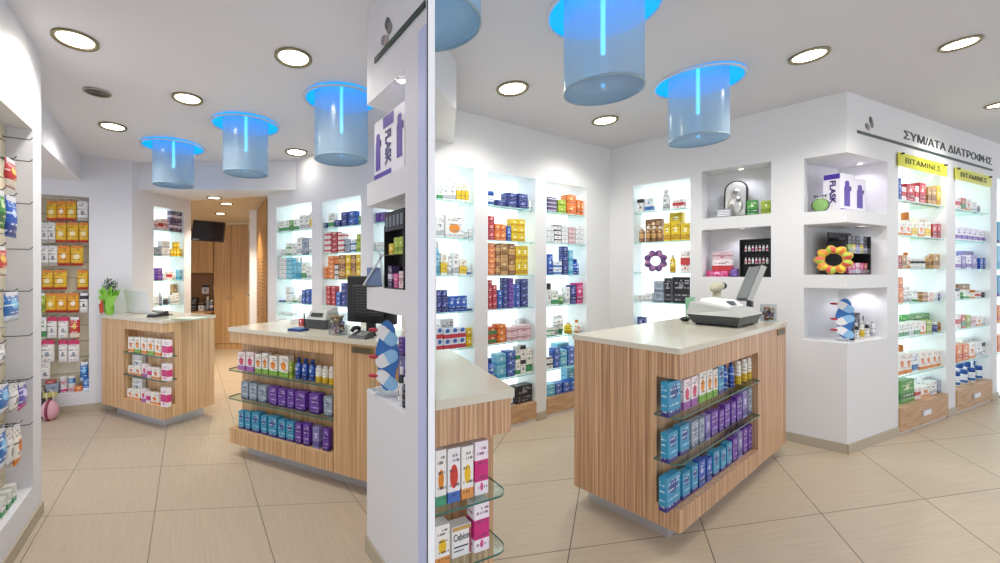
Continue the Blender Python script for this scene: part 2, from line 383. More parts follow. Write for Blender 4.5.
def stock(wall, shelf_z, items, where, ref, rev=False, noun='medicine', y0=.035, dmax=.085, layers=3, hmax=9, lim=None):
    """items: (u0, u1, vtop, kind, design, cols, rows) read along the shelf; each package becomes an object"""
    cols = []; used = []
    for it in items:
        u0, u1, vt, kind, k = it[:5]; nc = it[5] if len(it) > 5 else 1; nr = it[6] if len(it) > 6 else 1
        for L in range(layers):
            d = y0 + L * (dmax + .012)
            sa, sb = wall.s(u0, d), wall.s(u1, d)
            if lim: sa, sb = max(sa, lim[0] + .012), min(sb, lim[1] - .012)
            if all(L != q[0] or sb <= q[1] + .003 or sa >= q[2] - .003 for q in used): break
        used.append((L, sa, sb)); zt = wall.z((u0 + u1) / 2, vt, d)
        h = min(max(.02, zt - shelf_z), hmax); cw = (sb - sa) / nc
        for c in range(nc): cols.append((sa + cw * (c + .5), d, cw * .95, h / nr, nr, kind, k))
    cols.sort(key=lambda c: c[0], reverse=rev)
    for i, (sx, d, w, h, nr, kind, k) in enumerate(cols):
        bn, cat = NOUN[kind]; nm = bn if noun == 'medicine' else noun + '_' + cat
        for r in range(nr):
            dd = min(dmax, max(.03, w * .8)); ww = w
            if kind != 'b': ww = min(w, dmax)
            jit = random.uniform(-.004, .004) if nr > 1 else 0
            sub = f'{LEVEL[r]} of {ORD[i]} stack' if nr > 1 else ORD[i]
            lab = f'{DES[k][0]} {noun} {cat}, {sub} from {ref}, {where}'
            product(kind, nm, ww, h - .0012, dd, k, wall.m(sx + jit * .3, d, shelf_z + .0006 + r * h), lab, cat, 'packages on ' + where)

def cabinet(wall, s0, s1, z0, z1, shelves, label, depth=.25, drawer=None, wd=None, plug=None, group='lit wall cabinets'):
    s0 += .001; s1 -= .001; w = s1 - s0
    r = empty('display_cabinet', wall.m(s0, 0, z0), label, 'cabinet', group)
    b = z0
    mb = MB(); t = .008
    mb.box(0, t, .002, depth, 0, z1 - z0, CAB).box(w - t, w, .002, depth, 0, z1 - z0, CAB).box(t, w - t, .002, depth, z1 - z0 - t, z1 - z0, CAB).box(t, w - t, .002, depth, 0, t, CAB)
    mb.build('carcass', r)
    MB().box(t, w - t, depth - .012, depth, t, z1 - z0 - t, BACKLIT).build('back_panel', r)
    for zs in shelves:
        g = MB(); g.box(t + .001, w - t - .001, .022, depth - .014, zs - .008 - b, zs - b, GLASS); g.box(t + .001, w - t - .001, .014, .022, zs - .008 - b, zs - b, GEDGE_L)
        g.build('glass_shelf', r)
        p = MB()
        for xx in (t, w - t - .012): p.box(xx, xx + .012, .06, .075, zs - .018 - b, zs - .0085 - b, CHROME)
        p.build('shelf_bracket', r)
    if drawer:
        dz0, dz1 = drawer; d = MB().box(.004, w - .004, -.012, .02, dz0 - b, dz1 - b, wd, .003); dr = d.build('drawer', r)
        MB().box(.002, w - .002, .02, depth - .014, t, dz1 - b, wd).build('drawer_case', r)
        if plug:
            MB().box(w*.5 - .09, w*.5 + .09, -.024, -.0125, (dz0 + dz1)/2 - b - .026, (dz0 + dz1)/2 - b + .026, ALU, .004).box(w*.5 - .07, w*.5 + .07, -.026, -.024, (dz0 + dz1)/2 - b - .015, (dz0 + dz1)/2 - b + .015, WHITE).build('drawer_handle', dr)
    return r

# ================================================================ THE ROOMS
FLOOR_L = tiles('floor_tile_beige', '#c4b39d', '#6f6656', .573, -.2034, .62, -.09, 2.63, .60, (45, 2.5))
FLOOR_R = tiles('floor_tile_sand', '#cdbba1', '#5f5748', -.44, .49, .72, -.2, 2.68, .68, (2.5, 45))
fb = MB()
fb.faces([(-6, -1.5, 0), (0, -1.5, 0), (0, 9.5, 0), (-6, 9.5, 0), (-6, -1.5, -.1), (0, -1.5, -.1), (0, 9.5, -.1), (-6, 9.5, -.1)], [(0, 1, 2, 3), (7, 6, 5, 4)], FLOOR_L)
fb.faces([(0, -1.5, 0), (10, -1.5, 0), (10, 9.5, 0), (0, 9.5, 0), (0, -1.5, -.1), (10, -1.5, -.1), (10, 9.5, -.1), (0, 9.5, -.1)], [(0, 1, 2, 3), (7, 6, 5, 4)], FLOOR_R)
struct(fb.build('floor'))

# lamps let into the ceilings: place by the ceiling plane
LAMPS_L = [('a', 173.6, 146.5), ('b', 246, 125), ('c', 341.5, 99.5)]
def lamp_place(P, u, v): return ceil_pt(P, u, v)
TL = [ceil_pt(PL, 173.6, 146.5), ceil_pt(PL, 246, 125), ceil_pt(PL, 341.5, 99.5)]
TR = [(2.21 * (603 - CX) / F, 2.21), (3.05 * (698 - CX) / F, 3.05)]
RL_, RR_ = .265, .285
def ceiling(name, P, outline, holes, m):
    bm = bmesh.new(); es = []
    def loop(pts):
        vs = [bm.verts.new((x, y, 0)) for x, y in pts]
        es.extend(bm.edges.new((vs[i], vs[(i + 1) % len(vs)])) for i in range(len(vs)))
    loop(outline)
    for x, y, r in holes: loop([(x + r * math.cos(2 * math.pi * k / 40), y + r * math.sin(2 * math.pi * k / 40)) for k in range(40)])
    bmesh.ops.triangle_fill(bm, edges=es, use_beauty=True, use_dissolve=False)
    bmesh.ops.recalc_face_normals(bm, faces=bm.faces)
    if sum(f.normal.z for f in bm.faces) > 0: bmesh.ops.reverse_faces(bm, faces=bm.faces)
    for v in bm.verts: v.co.z = cz(P, v.co.x, v.co.y)
    me = bpy.data.meshes.new(name); bm.to_mesh(me); bm.free(); me.materials.append(m)
    o = struct(link(name, me)); md = o.modifiers.new('thickness', 'SOLIDIFY'); md.thickness = .02; md.offset = -1
    return o
ceiling('ceiling_left', PL, [(-6, -1.5), (0, -1.5), (0, 4.6), (-6, 4.6)], [(x, y, RL_) for x, y in TL], CEIL_L)
ceiling('ceiling_right', PR, [(0, -1.5), (10, -1.5), (10, 7.5), (0, 7.5)], [(x, y, RR_) for x, y in TR], CEIL_R)

# partition between the two rooms, seen end on
struct(MB().box(-.0055, .0135, 1.15, 3.34, 0, TOP, PART).build('wall_partition'))

# ---- left room walls
LEND = LW.s(41.2)
sN, sF = LW.s(-60), LW.s(33); zt, zb = LW.z(33, 129.6), LW.z(33, 487)
holed_wall('wall_left', LW, -.6, LEND, TOP, [(sN, sF, zb, zt)], W_LEFT, .02)
DN = .11
nb = MB()   # the niche behind it: side, floor, top, slatted back
nb.box(sF, sF + .02, .02, DN, zb - .02, zt + .02, W_LEFT).box(sN, sF, .02, DN - .001, zb - .02, zb, W_LEFT).box(sN, sF, .02, DN - .001, zt, zt + .02, W_LEFT)
struct(nb.build('wall_left_niche', None, LW.m()))
SLAT = mat('slatwall_cream', '#d9cfb4', .5)
sb_ = MB(); z = zb
while z < zt - .01:
    sb_.box(sN, sF + .018, DN + .001, DN + .018, z + .004, min(z + .096, zt), SLAT); z += .1
sb_.box(sN, sF, DN + .018, DN + .02, zb, zt, mat('slat_groove', '#8f8770', .6))
sl = sb_.build('slatwall_panel', None, LW.m()); tag(sl, 'cream slatwall panel inside the niche of the front side wall', 'panel')
struct(MB().box(LEND - .012, LEND, .02, .55, 0, TOP, W_LEFT).build('wall_left_end', None, LW.m()))
skirting('baseboard_left', LW, -.6, LEND + .004, .072)

h1 = (LB.s(30), LB.s(89), LB.z(89, 391.5), LB.z(89, 197))
holed_wall('wall_back_left', LB, -.6, LB.len, TOP, [h1], W_LEFT)
nb = MB()
nb.box(h1[0] - .02, h1[0],  .03, .179, h1[2] - .02, h1[3] + .02, W_LEFT).box(h1[1], h1[1] + .02,   .03, .179, h1[2] - .02, h1[3] + .02, W_LEFT).box(h1[0], h1[1],   .03, .179, h1[2] - .02, h1[2], W_LEFT).box(h1[0], h1[1],   .03, .179, h1[3], h1[3] + .02, W_LEFT)
struct(nb.build('wall_back_left_niche', None, LB.m()))
pb = MB(); nrow = 12; hh = (h1[3] - h1[2]) / nrow
for i in range(nrow): pb.box(h1[0], h1[1], .18, .2, h1[2] + i * hh + .003, h1[2] + (i + 1) * hh - .003, SLAT)
pb.box(h1[0], h1[1], .2, .205, h1[2], h1[3], MATS['slat_groove'])
tag(pb.build('slatwall_panel', None, LB.m()), 'cream slatwall panel behind the hanging yellow packs', 'panel')
skirting('baseboard_back_left', LB, -.4, LB.len, .075)
# soffit box above it
sp = [(-3.533, 4.25), (-2.779, 3.0), (-2.50, 2.55), (-3.3, 2.2), (-4.3, 3.9)]
struct(MB().prism(sp, 2.33, TOP - .05, W_LEFT).build('ceiling_soffit'))
# angled wall with one lit cabinet, then the opening
h2 = (LC_.s(153.3), LC_.s(185), .12, LC_.z(169, 208))
holed_wall('wall_angled_left', LC_, 0, LC_.len, TOP, [h2], W_LEFT, .012)
struct(MB().box(LC_.len - .012, LC_.len, .012, .3, 0, 2.29, W_LEFT).build('wall_angled_left_end', None, LC_.m()))
# header beam
hb = [LC_.w(LC_.len * .1, .02).xy, (-2.96, 5.2), (-1.875, 4.86), RW.w(RW.s(296), .02).xy]
hb = [(-3.13, 4.5), (-2.965, 5.2), (-1.875, 4.86), (-1.42, 4.5)]
struct(MB().prism(hb, 2.288, TOP - .02, W_LEFT).build('ceiling_header'))
# right back wall with three lit cabinets
def hole(wall, u0, u1, vt, z0=.15): return (wall.s(u0), wall.s(u1), z0, wall.z((u0 + u1) / 2, vt))
hw = [hole(RW, 275.8, 312, 203.7), hole(RW, 321, 361.3, 197.6), hole(RW, 372.3, 402, 191.5)]
holed_wall('wall_back_right', RW, 0, RW.len, TOP, hw, W_LEFT)
# passage and back room
Pm = wood('perforated_panel_veneer', '#b98a52', '#94673a', 30, 1.2)
PWALL = Wall((-2.49, 6.08), (-1.875, 4.86))
struct(MB().box(0, PWALL.len, 0, .03, 0, 2.29, W_LEFT).build('wall_passage', None, PWALL.m()))
ob = MB().box(.0, PWALL.len - .03, -.02, -.0005, .0, 2.27, Pm)
for i in range(26):
    for j in range(2):
        zz = .45 + i * .045; x0 = .12 + j * .62 + (i % 2) * .1
        ob.box(x0, x0 + .38, -.0215, -.0195, zz, zz + .011, BLACK)
tag(ob.build('perforated_panel', None, PWALL.m()), 'brown wooden panel with dark slots on the passage wall', 'panel')
BEIGE = paint('passage_beige', '#d8c6a6', 0)  # one flat beige shared by the passage ceiling, walls and fascia
struct(MB().prism([(-5.4, 5.1), (-2.965, 5.205), (-1.875, 4.865), (-1.7, 5.2), (-2.4, 8.2), (-5.4, 8.2)], 2.30, 2.4, BEIGE).build('ceiling_passage'))
DF = MB().box(-2.62, -2.50, 6.10, 6.22, 0, 2.3, W_LEFT).box(-3.30, -2.62, 7.60, 7.70, 0, 2.3, BEIGE)
struct(DF.build('door_1', None))
dd = MB().prism([(-3.27, 7.55), (-2.56, 6.2), (-2.50, 6.23), (-3.21, 7.58)], 0, 2.12, mat('cream_door', '#dccdb2', .45)).build('door_2'); struct(dd)
hd = MB(); hd.box(-2.87, -2.83, 6.70, 6.74, .98, 1.12, CHROME).box(-2.93, -2.84, 6.66, 6.69, 1.03, 1.05, CHROME); ho = hd.build('door_handle', dd)
struct(MB().box(-5.4, -2.4, 7.97, 8.0, 0, 2.4, BEIGE).build('wall_passage_back'))
struct(MB().box(-5.4, -5.35, 5.0, 8.0, 0, 2.4, BEIGE).build('wall_passage_side'))
def YB(u, Y): return (u - CX) * Y / F
WY = 7.65
struct(MB().box(-5.3, -3.2, WY - .02, WY + .3, 2.262, 2.2995, BEIGE).build('wall_passage_fascia'))
tw = empty('tall_wardrobe', Matrix.Translation((YB(213.7, WY), WY, 0)), 'tall warm oak wardrobe with two doors at the end of the passage', 'wardrobe')
ww = YB(248, WY) - YB(213.7, WY); MB().box(0, ww, .02, .3, 0, 2.26, WOOD_P).build('carcass', tw)
for i in range(2):
    dr = MB().box(i * ww/2 + .004, (i + 1) * ww/2 - .004, 0, .0195, .1, 2.255, WOOD_P, .002).build('door', tw)
    MB().ell(((.5 + (-.06 if i == 0 else .06)) * ww, -.02, .93), .016, .02, .016, CHROME).build('knob', dr)
MB().box(0, ww, .004, .0195, 0, .095, WOOD_P).build('base', tw)
uw = YB(192, WY); w2 = YB(213.4, WY) - uw - .01
uc = empty('upper_cabinet', Matrix.Translation((uw - .5, WY, 0)), 'warm oak wall cabinet beside the wardrobe, below the television', 'cabinet')
MB().box(0, w2 + .5, .02, .3, H - (273 - CY) * WY / F, 2.26, WOOD_P).build('carcass', uc)
for i in range(2): MB().box(.004 + i * (w2 + .5)/2, (w2 + .5)/2 * (i + 1) - .004, 0, .0195, H - (272.5 - CY) * WY / F, 2.255, WOOD_P, .002).build('door', uc)
zc = H - (311 - CY) * WY / F
lc = empty('lower_cabinet', Matrix.Translation((uw - .5, WY - .25, 0)), 'dark low work cabinet below the open niche beside the wardrobe', 'cabinet')
MB().box(0, w2 + .5, 0, .5, 0, zc - .03, mat('dark_brown_wood', '#5b3d26', .5)).build('carcass', lc); MB().box(-.0, w2 + .5, -.02, .5, zc - .0295, zc, WOOD_P).build('worktop', lc)
struct(MB().box(uw - .5, uw + w2, WY + .26, WY + .29, zc, H - (273.5 - CY) * WY / F, mat('niche_brown', '#8d6a48', .6)).build('wall_niche_back'))
for i, (k, w, h, n) in enumerate([('wk', .13, .17, 'white notice card'), ('wv', .12, .16, 'white violet notice card')]):
    o = MB().box(0, w, 0, .012, 0, h, pmat(k)).build('notice_card', None, Matrix.Translation((uw + .05 + i * .22, WY + .24, zc + .30))); tag(o, n + ' on the niche wall above the dark low cabinet', 'card')
for i, (x, k, w, h, knd) in enumerate([(.03, 'bk', .10, .24, 'b'), (.16, 'wk', .09, .14, 'b'), (.27, 'gs', .06, .26, 't'), (.34, 'dk', .07, .2, 't')]):
    product(knd, 'desk_clutter_' + NOUN[knd][1], w, h, .09, k, Matrix.Translation((uw + x, WY, zc + .001)), f'{DES[k][0]} {NOUN[knd][1]} {ORD[i]} along the dark low cabinet in the back room', NOUN[knd][1], 'items on the dark low cabinet')
# television on an arm
tvY = 6.0; t0 = Vector((YB(193, tvY), tvY, H - (220.5 - CY) * tvY / F)); 
tv = empty('tv', Matrix.Translation((YB(208, tvY), tvY, H + (CY - 231) * tvY / F)) @ Matrix.Rotation(R(8), 4, 'Z') @ Matrix.Rotation(R(4), 4, 'Y') @ Matrix.Rotation(R(-5), 4, 'X'), 'black flat television hung high in the passage', 'television')
MB().box(-.215, .215, 0, .05, -.145, .145, BLACK, .006).build('casing', tv); MB().box(-.198, .198, -.003, .0005, -.115, .13, mat('tv_screen', '#241d20', .15)).build('screen', tv)
mb = MB()
for i in range(4): mb.box(-.19 + i * .022, -.175 + i * .022, -.002, .001, -.137, -.126, WHITE)
mb.build('badge', tv)
MB().tube([(0, .05, 0), (-.1, .12, .02), (-.3, .16, .02)], .018, BLACK).build('wall_arm', tv)

# ---- left pillar with corner niches
Kp, Fp, Gp = (-.321, 2.138), (-.012, 1.597), (-.012, 2.455)
sR = LP.s(405.3); Rr = LP.w(sR, 0).xy; Lp = (Kp[0] + .698 * .3, Kp[1] + .716 * .3)
tri = [Kp, Fp, Gp]
nz = [(.8185, 1.229), (1.337, 1.747), (1.861, 2.264)]
def pillar(name, foot, core, m):
    mb = MB(); lo = 0
    for a, b in nz + [(TOP, TOP)]:
        mb.prism(foot, lo, a, m); 
        if b > a: mb.prism(core, a - .001, b + .001, m)
        lo = b
    return struct(mb.build(name))
def pillar_left():
    mb = MB(); lo = 0
    for a, b in nz + [(TOP, TOP)]:
        mb.prism(tri, lo, a, W_LEFT)
        if b > a:
            mb.prism([tuple(Rr), Fp, (-.012, 1.804)], a - .001, b + .001, W_LEFT)
            mb.prism([(-.012, 1.80), (-.012, 2.455), (-.024, 2.44), (-.024, 1.80)], a - .001, b + .001, W_LEFT)
        lo = b
    return struct(mb.build('wall_pillar_left'))
pillar_left()
skirting('baseboard_pillar_left', LP, 0, LP.len - .001, .078)
struct(MB().box(LP.s(419), LP.len - .004, -.004, -.0005, .0, 2.36, mat('lit_cabinet_blue', '#c3cbef', .5)).build('cabinet_strip_1', None, LP.m()))  # flat strip standing in for a lit cabinet's edge, its glow painted pale blue

# ---- right room walls
hr = [hole(RB, 437, 475.5, 165, .02), hole(RB, 487.3, 536.2, 172.5, .02), hole(RB, 546.2, 587, 181, .02)]
hr[0] = (RB.s(435.5), hr[0][1], hr[0][2], hr[0][3])
for i in range(3): hr[i] = hr[i][:3] + (2.30,)
holed_wall('wall_back', RB, -.1, RB.len, TOP, hr, W_RIGHT)
skirting('baseboard_back', RB, hr[1][1], hr[2][0], .075)
skirting('baseboard_back_corner', RB, hr[2][1], RB.len, .075)
hl = [(RL.s(632.4), RL.s(691), .15, 2.325)]
n1 = (RL.s(701.5), RL.s(771), RL.z(736, 216), RL.z(736, 166.5)); n2 = (RL.s(701.5), RL.s(771), RL.z(736, 277), RL.z(736, 228))
kl = RL.s(803.7)
pz = [(.857, 1.283), (1.389, 1.80), (1.90, 2.343)]
holed_wall('wall_icon', RL, 0, kl, TOP, [hl[0], n1, n2], W_RIGHT)
mb = MB(); D = .26
for q in (n1, n2):
    mb.box(q[0] - .015, q[0], .03, D, q[2] - .015, q[3] + .015, W_RIGHT).box(q[1], q[1] + .015, .03, D, q[2] - .015, q[3] + .015, W_RIGHT).box(q[0], q[1], .03, D, q[2] - .015, q[2], W_RIGHT).box(q[0], q[1], .03, D, q[3], q[3] + .015, W_RIGHT).box(q[0] - .015, q[1] + .015, D, D + .015, q[2] - .015, q[3] + .015, W_RIGHT)
struct(mb.build('wall_icon_niche', None, RL.m()))
skirting('baseboard_icon', RL, RL.s(720), RL.len, .075)
# pillar: wraps the corner
kr = RV.s(887.4); sc1 = RV.s(898)
K = Vector((3.236, 3.259)); pL = RL.w(kl, 0).xy; pR = RV.w(kr, 0).xy; pE = RV.w(sc1, 0).xy
bis = (RL.n + RV.n).normalized(); pLb = pL + RL.n * .3; pRb = RV.w(kr - .05, .3).xy; pEb = RV.w(sc1, .4).xy; pLs = pL
foot = [pL, K, pE, pEb, pRb + Vector((0, .25)), pLb + Vector((.1, .2))]
mb = MB(); lo = 0
for a, b in pz + [(TOP, TOP)]:
    mb.prism(foot, lo, a, W_RIGHT)
    if b > a:
        mb.prism([pR, pE, pEb, pRb], a - .001, b + .001, W_RIGHT)
        mb.prism([pL, pLb, pLb + Vector((.02, .03)), pL + Vector((-.02, .04))], a - .001, b + .001, W_RIGHT)
        mb.prism([pLb, pRb, pRb + Vector((0, .2)), pLb + Vector((.05, .2))], a - .001, b + .001, W_RIGHT)
    lo = b
struct(mb.build('wall_pillar'))
mb = MB(); mb.box(0, sc1, -.012, -.0005, 0, .075, SKIRT); struct(mb.build('baseboard_pillar', None, RV.m()))
hv = [(RV.s(898.3), RV.s(946.8), .0, 2.46), (RV.s(955.5), RV.s(991), .0, 2.46), (RV.s(997), RV.s(1040), .0, 2.46)]
holed_wall('wall_vitamins', RV, sc1, RV.len + 1.2, TOP, hv, W_RIGHT)
skirting('baseboard_vitamins', RV, hv[0][1], hv[1][0], .075); skirting('baseboard_vitamins_end', RV, hv[1][1], hv[2][0], .075)
# beam end at the back left of the right room
bx = RB.w(RB.s(454.5), .02)
struct(MB().prism([(.014, 2.3), (bx.x - .02, bx.y - .75), (bx.x, bx.y), (.014, bx.y)], 2.46, TOP - .02, W_RIGHT).build('ceiling_beam'))

# ================================================================ CABINETS
SHR = [.452, .772, 1.08, 1.382, 1.693, 2.0]
for i, (h, lab) in enumerate(zip(hr, ['lit white wall cabinet with glass shelves right beside the partition edge', 'lit white wall cabinet between two others on the back wall', 'lit white wall cabinet closest to the room corner'])):
    cabinet(RB, h[0], h[1], h[2], h[3], SHR, lab.replace('right beside', 'next to'), .25, (.03, .185), WOOD_H)
SHL = [1.10, 1.405, 1.72, 2.035]
cabinet(RL, hl[0][0], hl[0][1], hl[0][2], hl[0][3], [.79] + SHL, 'lit white wall cabinet holding the purple flower ring, beside the icon niche', .25)
SHV = [.49, .827, 1.13, 1.44, 1.737, 2.05]
for h, lab in zip(hv[:2], ['lit white supplement cabinet under the first yellow sign, next to pillar', 'lit white supplement cabinet under the second yellow sign']):
    cabinet(RV, h[0], h[1], h[2], h[3], SHV, lab, .26, (.02, .235), WOOD_H, True, 'supplement cabinets')
cabinet(RV, hv[2][0], hv[2][1], .02, hv[2][3], SHV, 'lit white cabinet cut off by the picture edge beyond the yellow signs', .26, None, None, None, 'supplement cabinets')
SHC = [LC_.z(184, v) for v in (325, 303.5, 280, 256.5, 232.5)]
cabinet(LC_, h2[0], h2[1], h2[2], h2[3], SHC, 'lit white wall cabinet before the passage, above the small counter', .22)
SH1 = [RW.z(310, v) for v in (318, 304.8, 279.4, 254.4, 228.4)]; SH2 = [RW.z(340, v) for v in (306.6, 279.3, 252.5, 226.2)]
cabinet(RW, hw[0][0], hw[0][1], hw[0][2], hw[0][3], SH1, 'lit white wall cabinet just past the passage opening', .22)
cabinet(RW, hw[1][0], hw[1][1], hw[1][2], hw[1][3], SH2, 'lit white wall cabinet holding orange and yellow boxes behind the monitor', .22)
cabinet(RW, hw[2][0], hw[2][1], hw[2][2], hw[2][3], SH2, 'lit white wall cabinet half hidden behind the niche pillar', .22)
# ================================================================ COUNTERS
def arc(cx, cy, r, a0, a1, n=6): return [(cx + r * math.cos(R(a0 + (a1 - a0) * i / n)), cy + r * math.sin(R(a0 + (a1 - a0) * i / n))) for i in range(n + 1)]
def glass_plate(mb, poly, z0, z1, edge):
    n = len(poly); vs = [(p[0], p[1], z0) for p in poly] + [(p[0], p[1], z1) for p in poly]
    mb.faces(vs, [tuple(range(n))[::-1], tuple(range(n, 2 * n))], GLASS)
    mb.faces(vs, [(i, (i + 1) % n, n + (i + 1) % n, n + i) for i in range(n)], edge)
RD = .11
def counter(wall, Lf, Lb, dep, r0, r1, op, zt, shelves, label, wd, grille=None):
    r = empty('sales_counter', wall.m(), label, 'counter', None); t = .03
    b = MB(); zb = .1
    if op == 'L':
        k = Lf + (Lb - Lf) * RD / dep
        b.prism([(0, RD), (r1, RD), (r1, dep), (0, dep)], zb, zt - t, wd)
        b.prism([(r1, 0), (Lf, 0), (Lb, dep), (r1, dep)], zb, zt - t, wd)
    else:
        b.prism([(r0, RD), (Lf, RD), (Lb, dep), (r0, dep)], zb, zt - t, wd)
        b.prism([(0, 0), (r0, 0), (r0, dep), (0, dep)], zb, zt - t, wd)
    b.build('counter_body', r)
    MB().box(r0, r1, -.003, RD - .0005, .872, zt - t - .0005, wd).build('fascia', r)
    MB().box(r0, r1, -.003, RD - .0005, zb, .213, wd).build('ledge', r)
    o = .008
    MB().prism([(-o, -o), (Lf + (o if op == 'R' else 0), -o), (Lb + (o if op == 'R' else 0), dep + o), (-o, dep + o)], zt - t, zt, STONE).build('countertop', r)
    i = .09
    MB().prism([(i, i), (Lf - (i if op == 'R' else 0) - .02, i), (Lb - (i if op == 'R' else 0) - .02, dep - .04), (i, dep - .04)], 0, zb, ALU).build('plinth', r)
    for z in shelves:
        g = MB(); y0 = -.012; rr = .05
        if op == 'L': poly = [(r1 - .001, RD - .001)] + [(-.03, RD - .001)] + arc(-.03 + rr, y0 + rr, rr, 180, 270) + [(r1 - .001, y0)]
        else: poly = [(r0 + .001, y0)] + arc(r1 + .03 - rr, y0 + rr, rr, 270, 360) + [(r1 + .03, RD - .001), (r0 + .001, RD - .001)]
        glass_plate(g, poly, z - .008, z, GEDGE); g.build('glass_shelf', r)
    if grille:
        gp = MB().box(grille - .085, grille + .085, -.008, -.0005, zt - .085, zt - .045, mat('brass_plate', '#8f7b4c', .35, .7), .002)
        for q in range(4): gp.box(grille - .072, grille + .072, -.0095, -.0078, zt - .079 + q * .009, zt - .075 + q * .009, DGREY)
        gp.build('cable_grille', r)
    return r
CSH = (.684, .453)
RCW = Wall((1.25, 2.108), (2.755, 3.243))
counter(RCW, 1.86, 1.86, .60, 0, 1.205, 'L', 1.03, CSH, 'striped wood counter with stone top, scanner and till machine in the bigger room', WOOD_R, 1.72)
LC2 = Wall((-1.546, 3.242), (-.389, 2.627))
counter(LC2, 1.68, 1.40, .56, 0, 1.035, 'L', .985, (.662, .445), 'light striped wood counter with black monitor, running behind the niche pillar', WOOD_L, 1.27)
LC1 = Wall((-3.263, 4.178), (-2.365, 3.72))
counter(LC1, LC1.len, LC1.len, .50, .396, LC1.len, 'R', .985, (.655, .445), 'small light striped wood counter with laptop and wrapped plant, before the passage', WOOD_L)
# near counter, cut by the partition
NCW = Wall((.0145, 1.27), (.27, 1.40)); NCW.o = Vector((.0145, 1.27))
nc = empty('sales_counter', NCW.m(), 'stone-topped striped wood counter end cut off by the white partition', 'counter')
def ncx(y): return .51 * y + .002
def nce(y): return NCW.len + .224 * y
MB().prism([(ncx(RD), RD), (nce(RD) - .018, RD), (nce(.70) - .018, .70), (ncx(.70), .70)], .1, 1.0, WOOD_R).build('counter_body', nc)
MB().prism([(ncx(0), 0), (nce(0), 0), (nce(.70), .70), (nce(.7) - .017, .70), (nce(RD) - .017, RD - .0005), (ncx(RD), RD - .0005)], .885, .9995, WOOD_R).build('fascia', nc)
MB().prism([(ncx(0), 0), (nce(0) - .045, 0), (nce(RD) - .045, RD - .0005), (ncx(RD), RD - .0005)], .1, .213, WOOD_R).build('ledge', nc)
MB().prism([(ncx(-.008), -.008), (nce(0) + .008, -.008), (nce(.71) + .008, .71), (ncx(.71), .71)], 1.0, 1.03, STONE).build('countertop', nc)
MB().prism([(ncx(.1) + .03, .1), (nce(.1) - .12, .1), (nce(.66) - .12, .66), (ncx(.66) + .03, .66)], 0, .1, ALU).build('plinth', nc)
for z in (.69, .505):
    g = MB(); e = NCW.len - .012; rr = .05
    glass_plate(g, [(ncx(-.012), -.012)] + arc(e - rr, -.012 + rr, rr, 270, 360) + [(e, RD - .001), (ncx(RD), RD - .001)], z - .007, z, GEDGE); g.build('glass_shelf', nc)

# ================================================================ CEILING LAMPS
BLUE_G = mat('blue_lit_recess', '#2fa4ee', .5, 0, '#0b98e8', 1.0)
FROST = clear('frosted_acrylic', '#dcebf3', .12, .45, '#c9dfec', .14)
FROSTB = clear('frosted_acrylic_disc', '#d6e2e8', .06, .38, '#c9d6dc', .2)
TUBE = mat('blue_light_tube', '#bfefff', .4, 0, '#4cc0ff', 2.2)
def tube_lamp(P, x, y, zb, r, Rr_, label, half=False):
    z = cz(P, x, y); e = empty('tube_lamp', Matrix.Translation((x, y, z)), label, 'lamp', None)
    up = .14
    def cut(bm):
        if half: bmesh.ops.bisect_plane(bm, geom=bm.verts[:] + bm.edges[:] + bm.faces[:], dist=1e-5, plane_co=(.0145 - x, 0, 0), plane_no=(-1, 0, 0), clear_outer=True)
    if not half:
        rc = MB(); prof = [(Rr_ - .0005, -.004), (Rr_ - .0005, up), (.01, up)]; rc.lathe(prof, BLUE_G, 40, None, False)
        rc.lathe([(Rr_ - .0005, -.004), (Rr_ + .006, -.004), (Rr_ + .006, -.012), (Rr_ - .012, -.012), (Rr_ - .012, -.004), (Rr_ - .0005, -.004)], mat('recess_rim', '#d5dde4', .5), 40, None, False)
        rc.build('ceiling_recess', e)
    L = zb - z
    s = MB(); s.lathe([(r, L), (r, up - .01 if not half else -.022)], FROST, 48, None, False); s.lathe([(r + .003, L - .002), (r + .003, L + .006), (r - .004, L + .006), (r - .004, L - .002), (r + .003, L - .002)], mat('acrylic_rim', '#8fa6b2', .3), 48, None, False); cut(s.bm); s.build('shade', e)
    d = MB(); d.lathe([(.012, L + .007), (r - .005, L + .007), (r - .005, L + .010), (.012, L + .010)], FROSTB, 40, None, False); cut(d.bm); d.build('bottom_disc', e)
    if not half:
        t = MB(); t.lathe([(.010, L * .55), (.012, L * .55 + .01), (.012, up - .012)], TUBE, 12); t.build('light_tube', e)
        b = MB(); b.ell((0, 0, L + .03), .012, .012, .012, TUBE); b.build('spot_bulb', e)
    if half: MB().prism([(.016 - x, -.1), (.1, -.1), (.1, .1), (.016 - x, .1)], -.03, .0, WHITE).build('ceiling_plate', e)
    ld = bpy.data.lights.new('blue_glow', 'POINT'); ld.energy = (5.5 if P is PL else 3.6) if not half else 1.2; ld.color = (.03, .5, 1); ld.shadow_soft_size = .011
    lo = bpy.data.objects.new('blue_glow', ld); COL.objects.link(lo); lo.parent = e; lo.location = (0.06 if half else 0, 0, -.06 if half else .0)
    return e
for (x, y), rr, lab in zip(TL, (.17, .176, .192), ('smallest blue-lit clear tube lamp, above the small laptop counter', 'blue-lit clear tube lamp hanging between the two others before the header beam', 'blue-lit clear tube lamp beside the niche pillar, above the monitor counter')):
    tube_lamp(PL, x, y, 2.238, rr, RL_, lab)
tube_lamp(PR, TR[0][0], TR[0][1], 2.367, .197, RR_, 'largest whole blue-lit clear tube lamp, above the striped counter')
tube_lamp(PR, TR[1][0], TR[1][1], 2.367, .188, RR_, 'blue-lit clear tube lamp nearer the icon niche wall')
tube_lamp(PR, .0, 1.62, 2.367, .195, RR_, 'half-round clear tube lamp against the white partition', True)

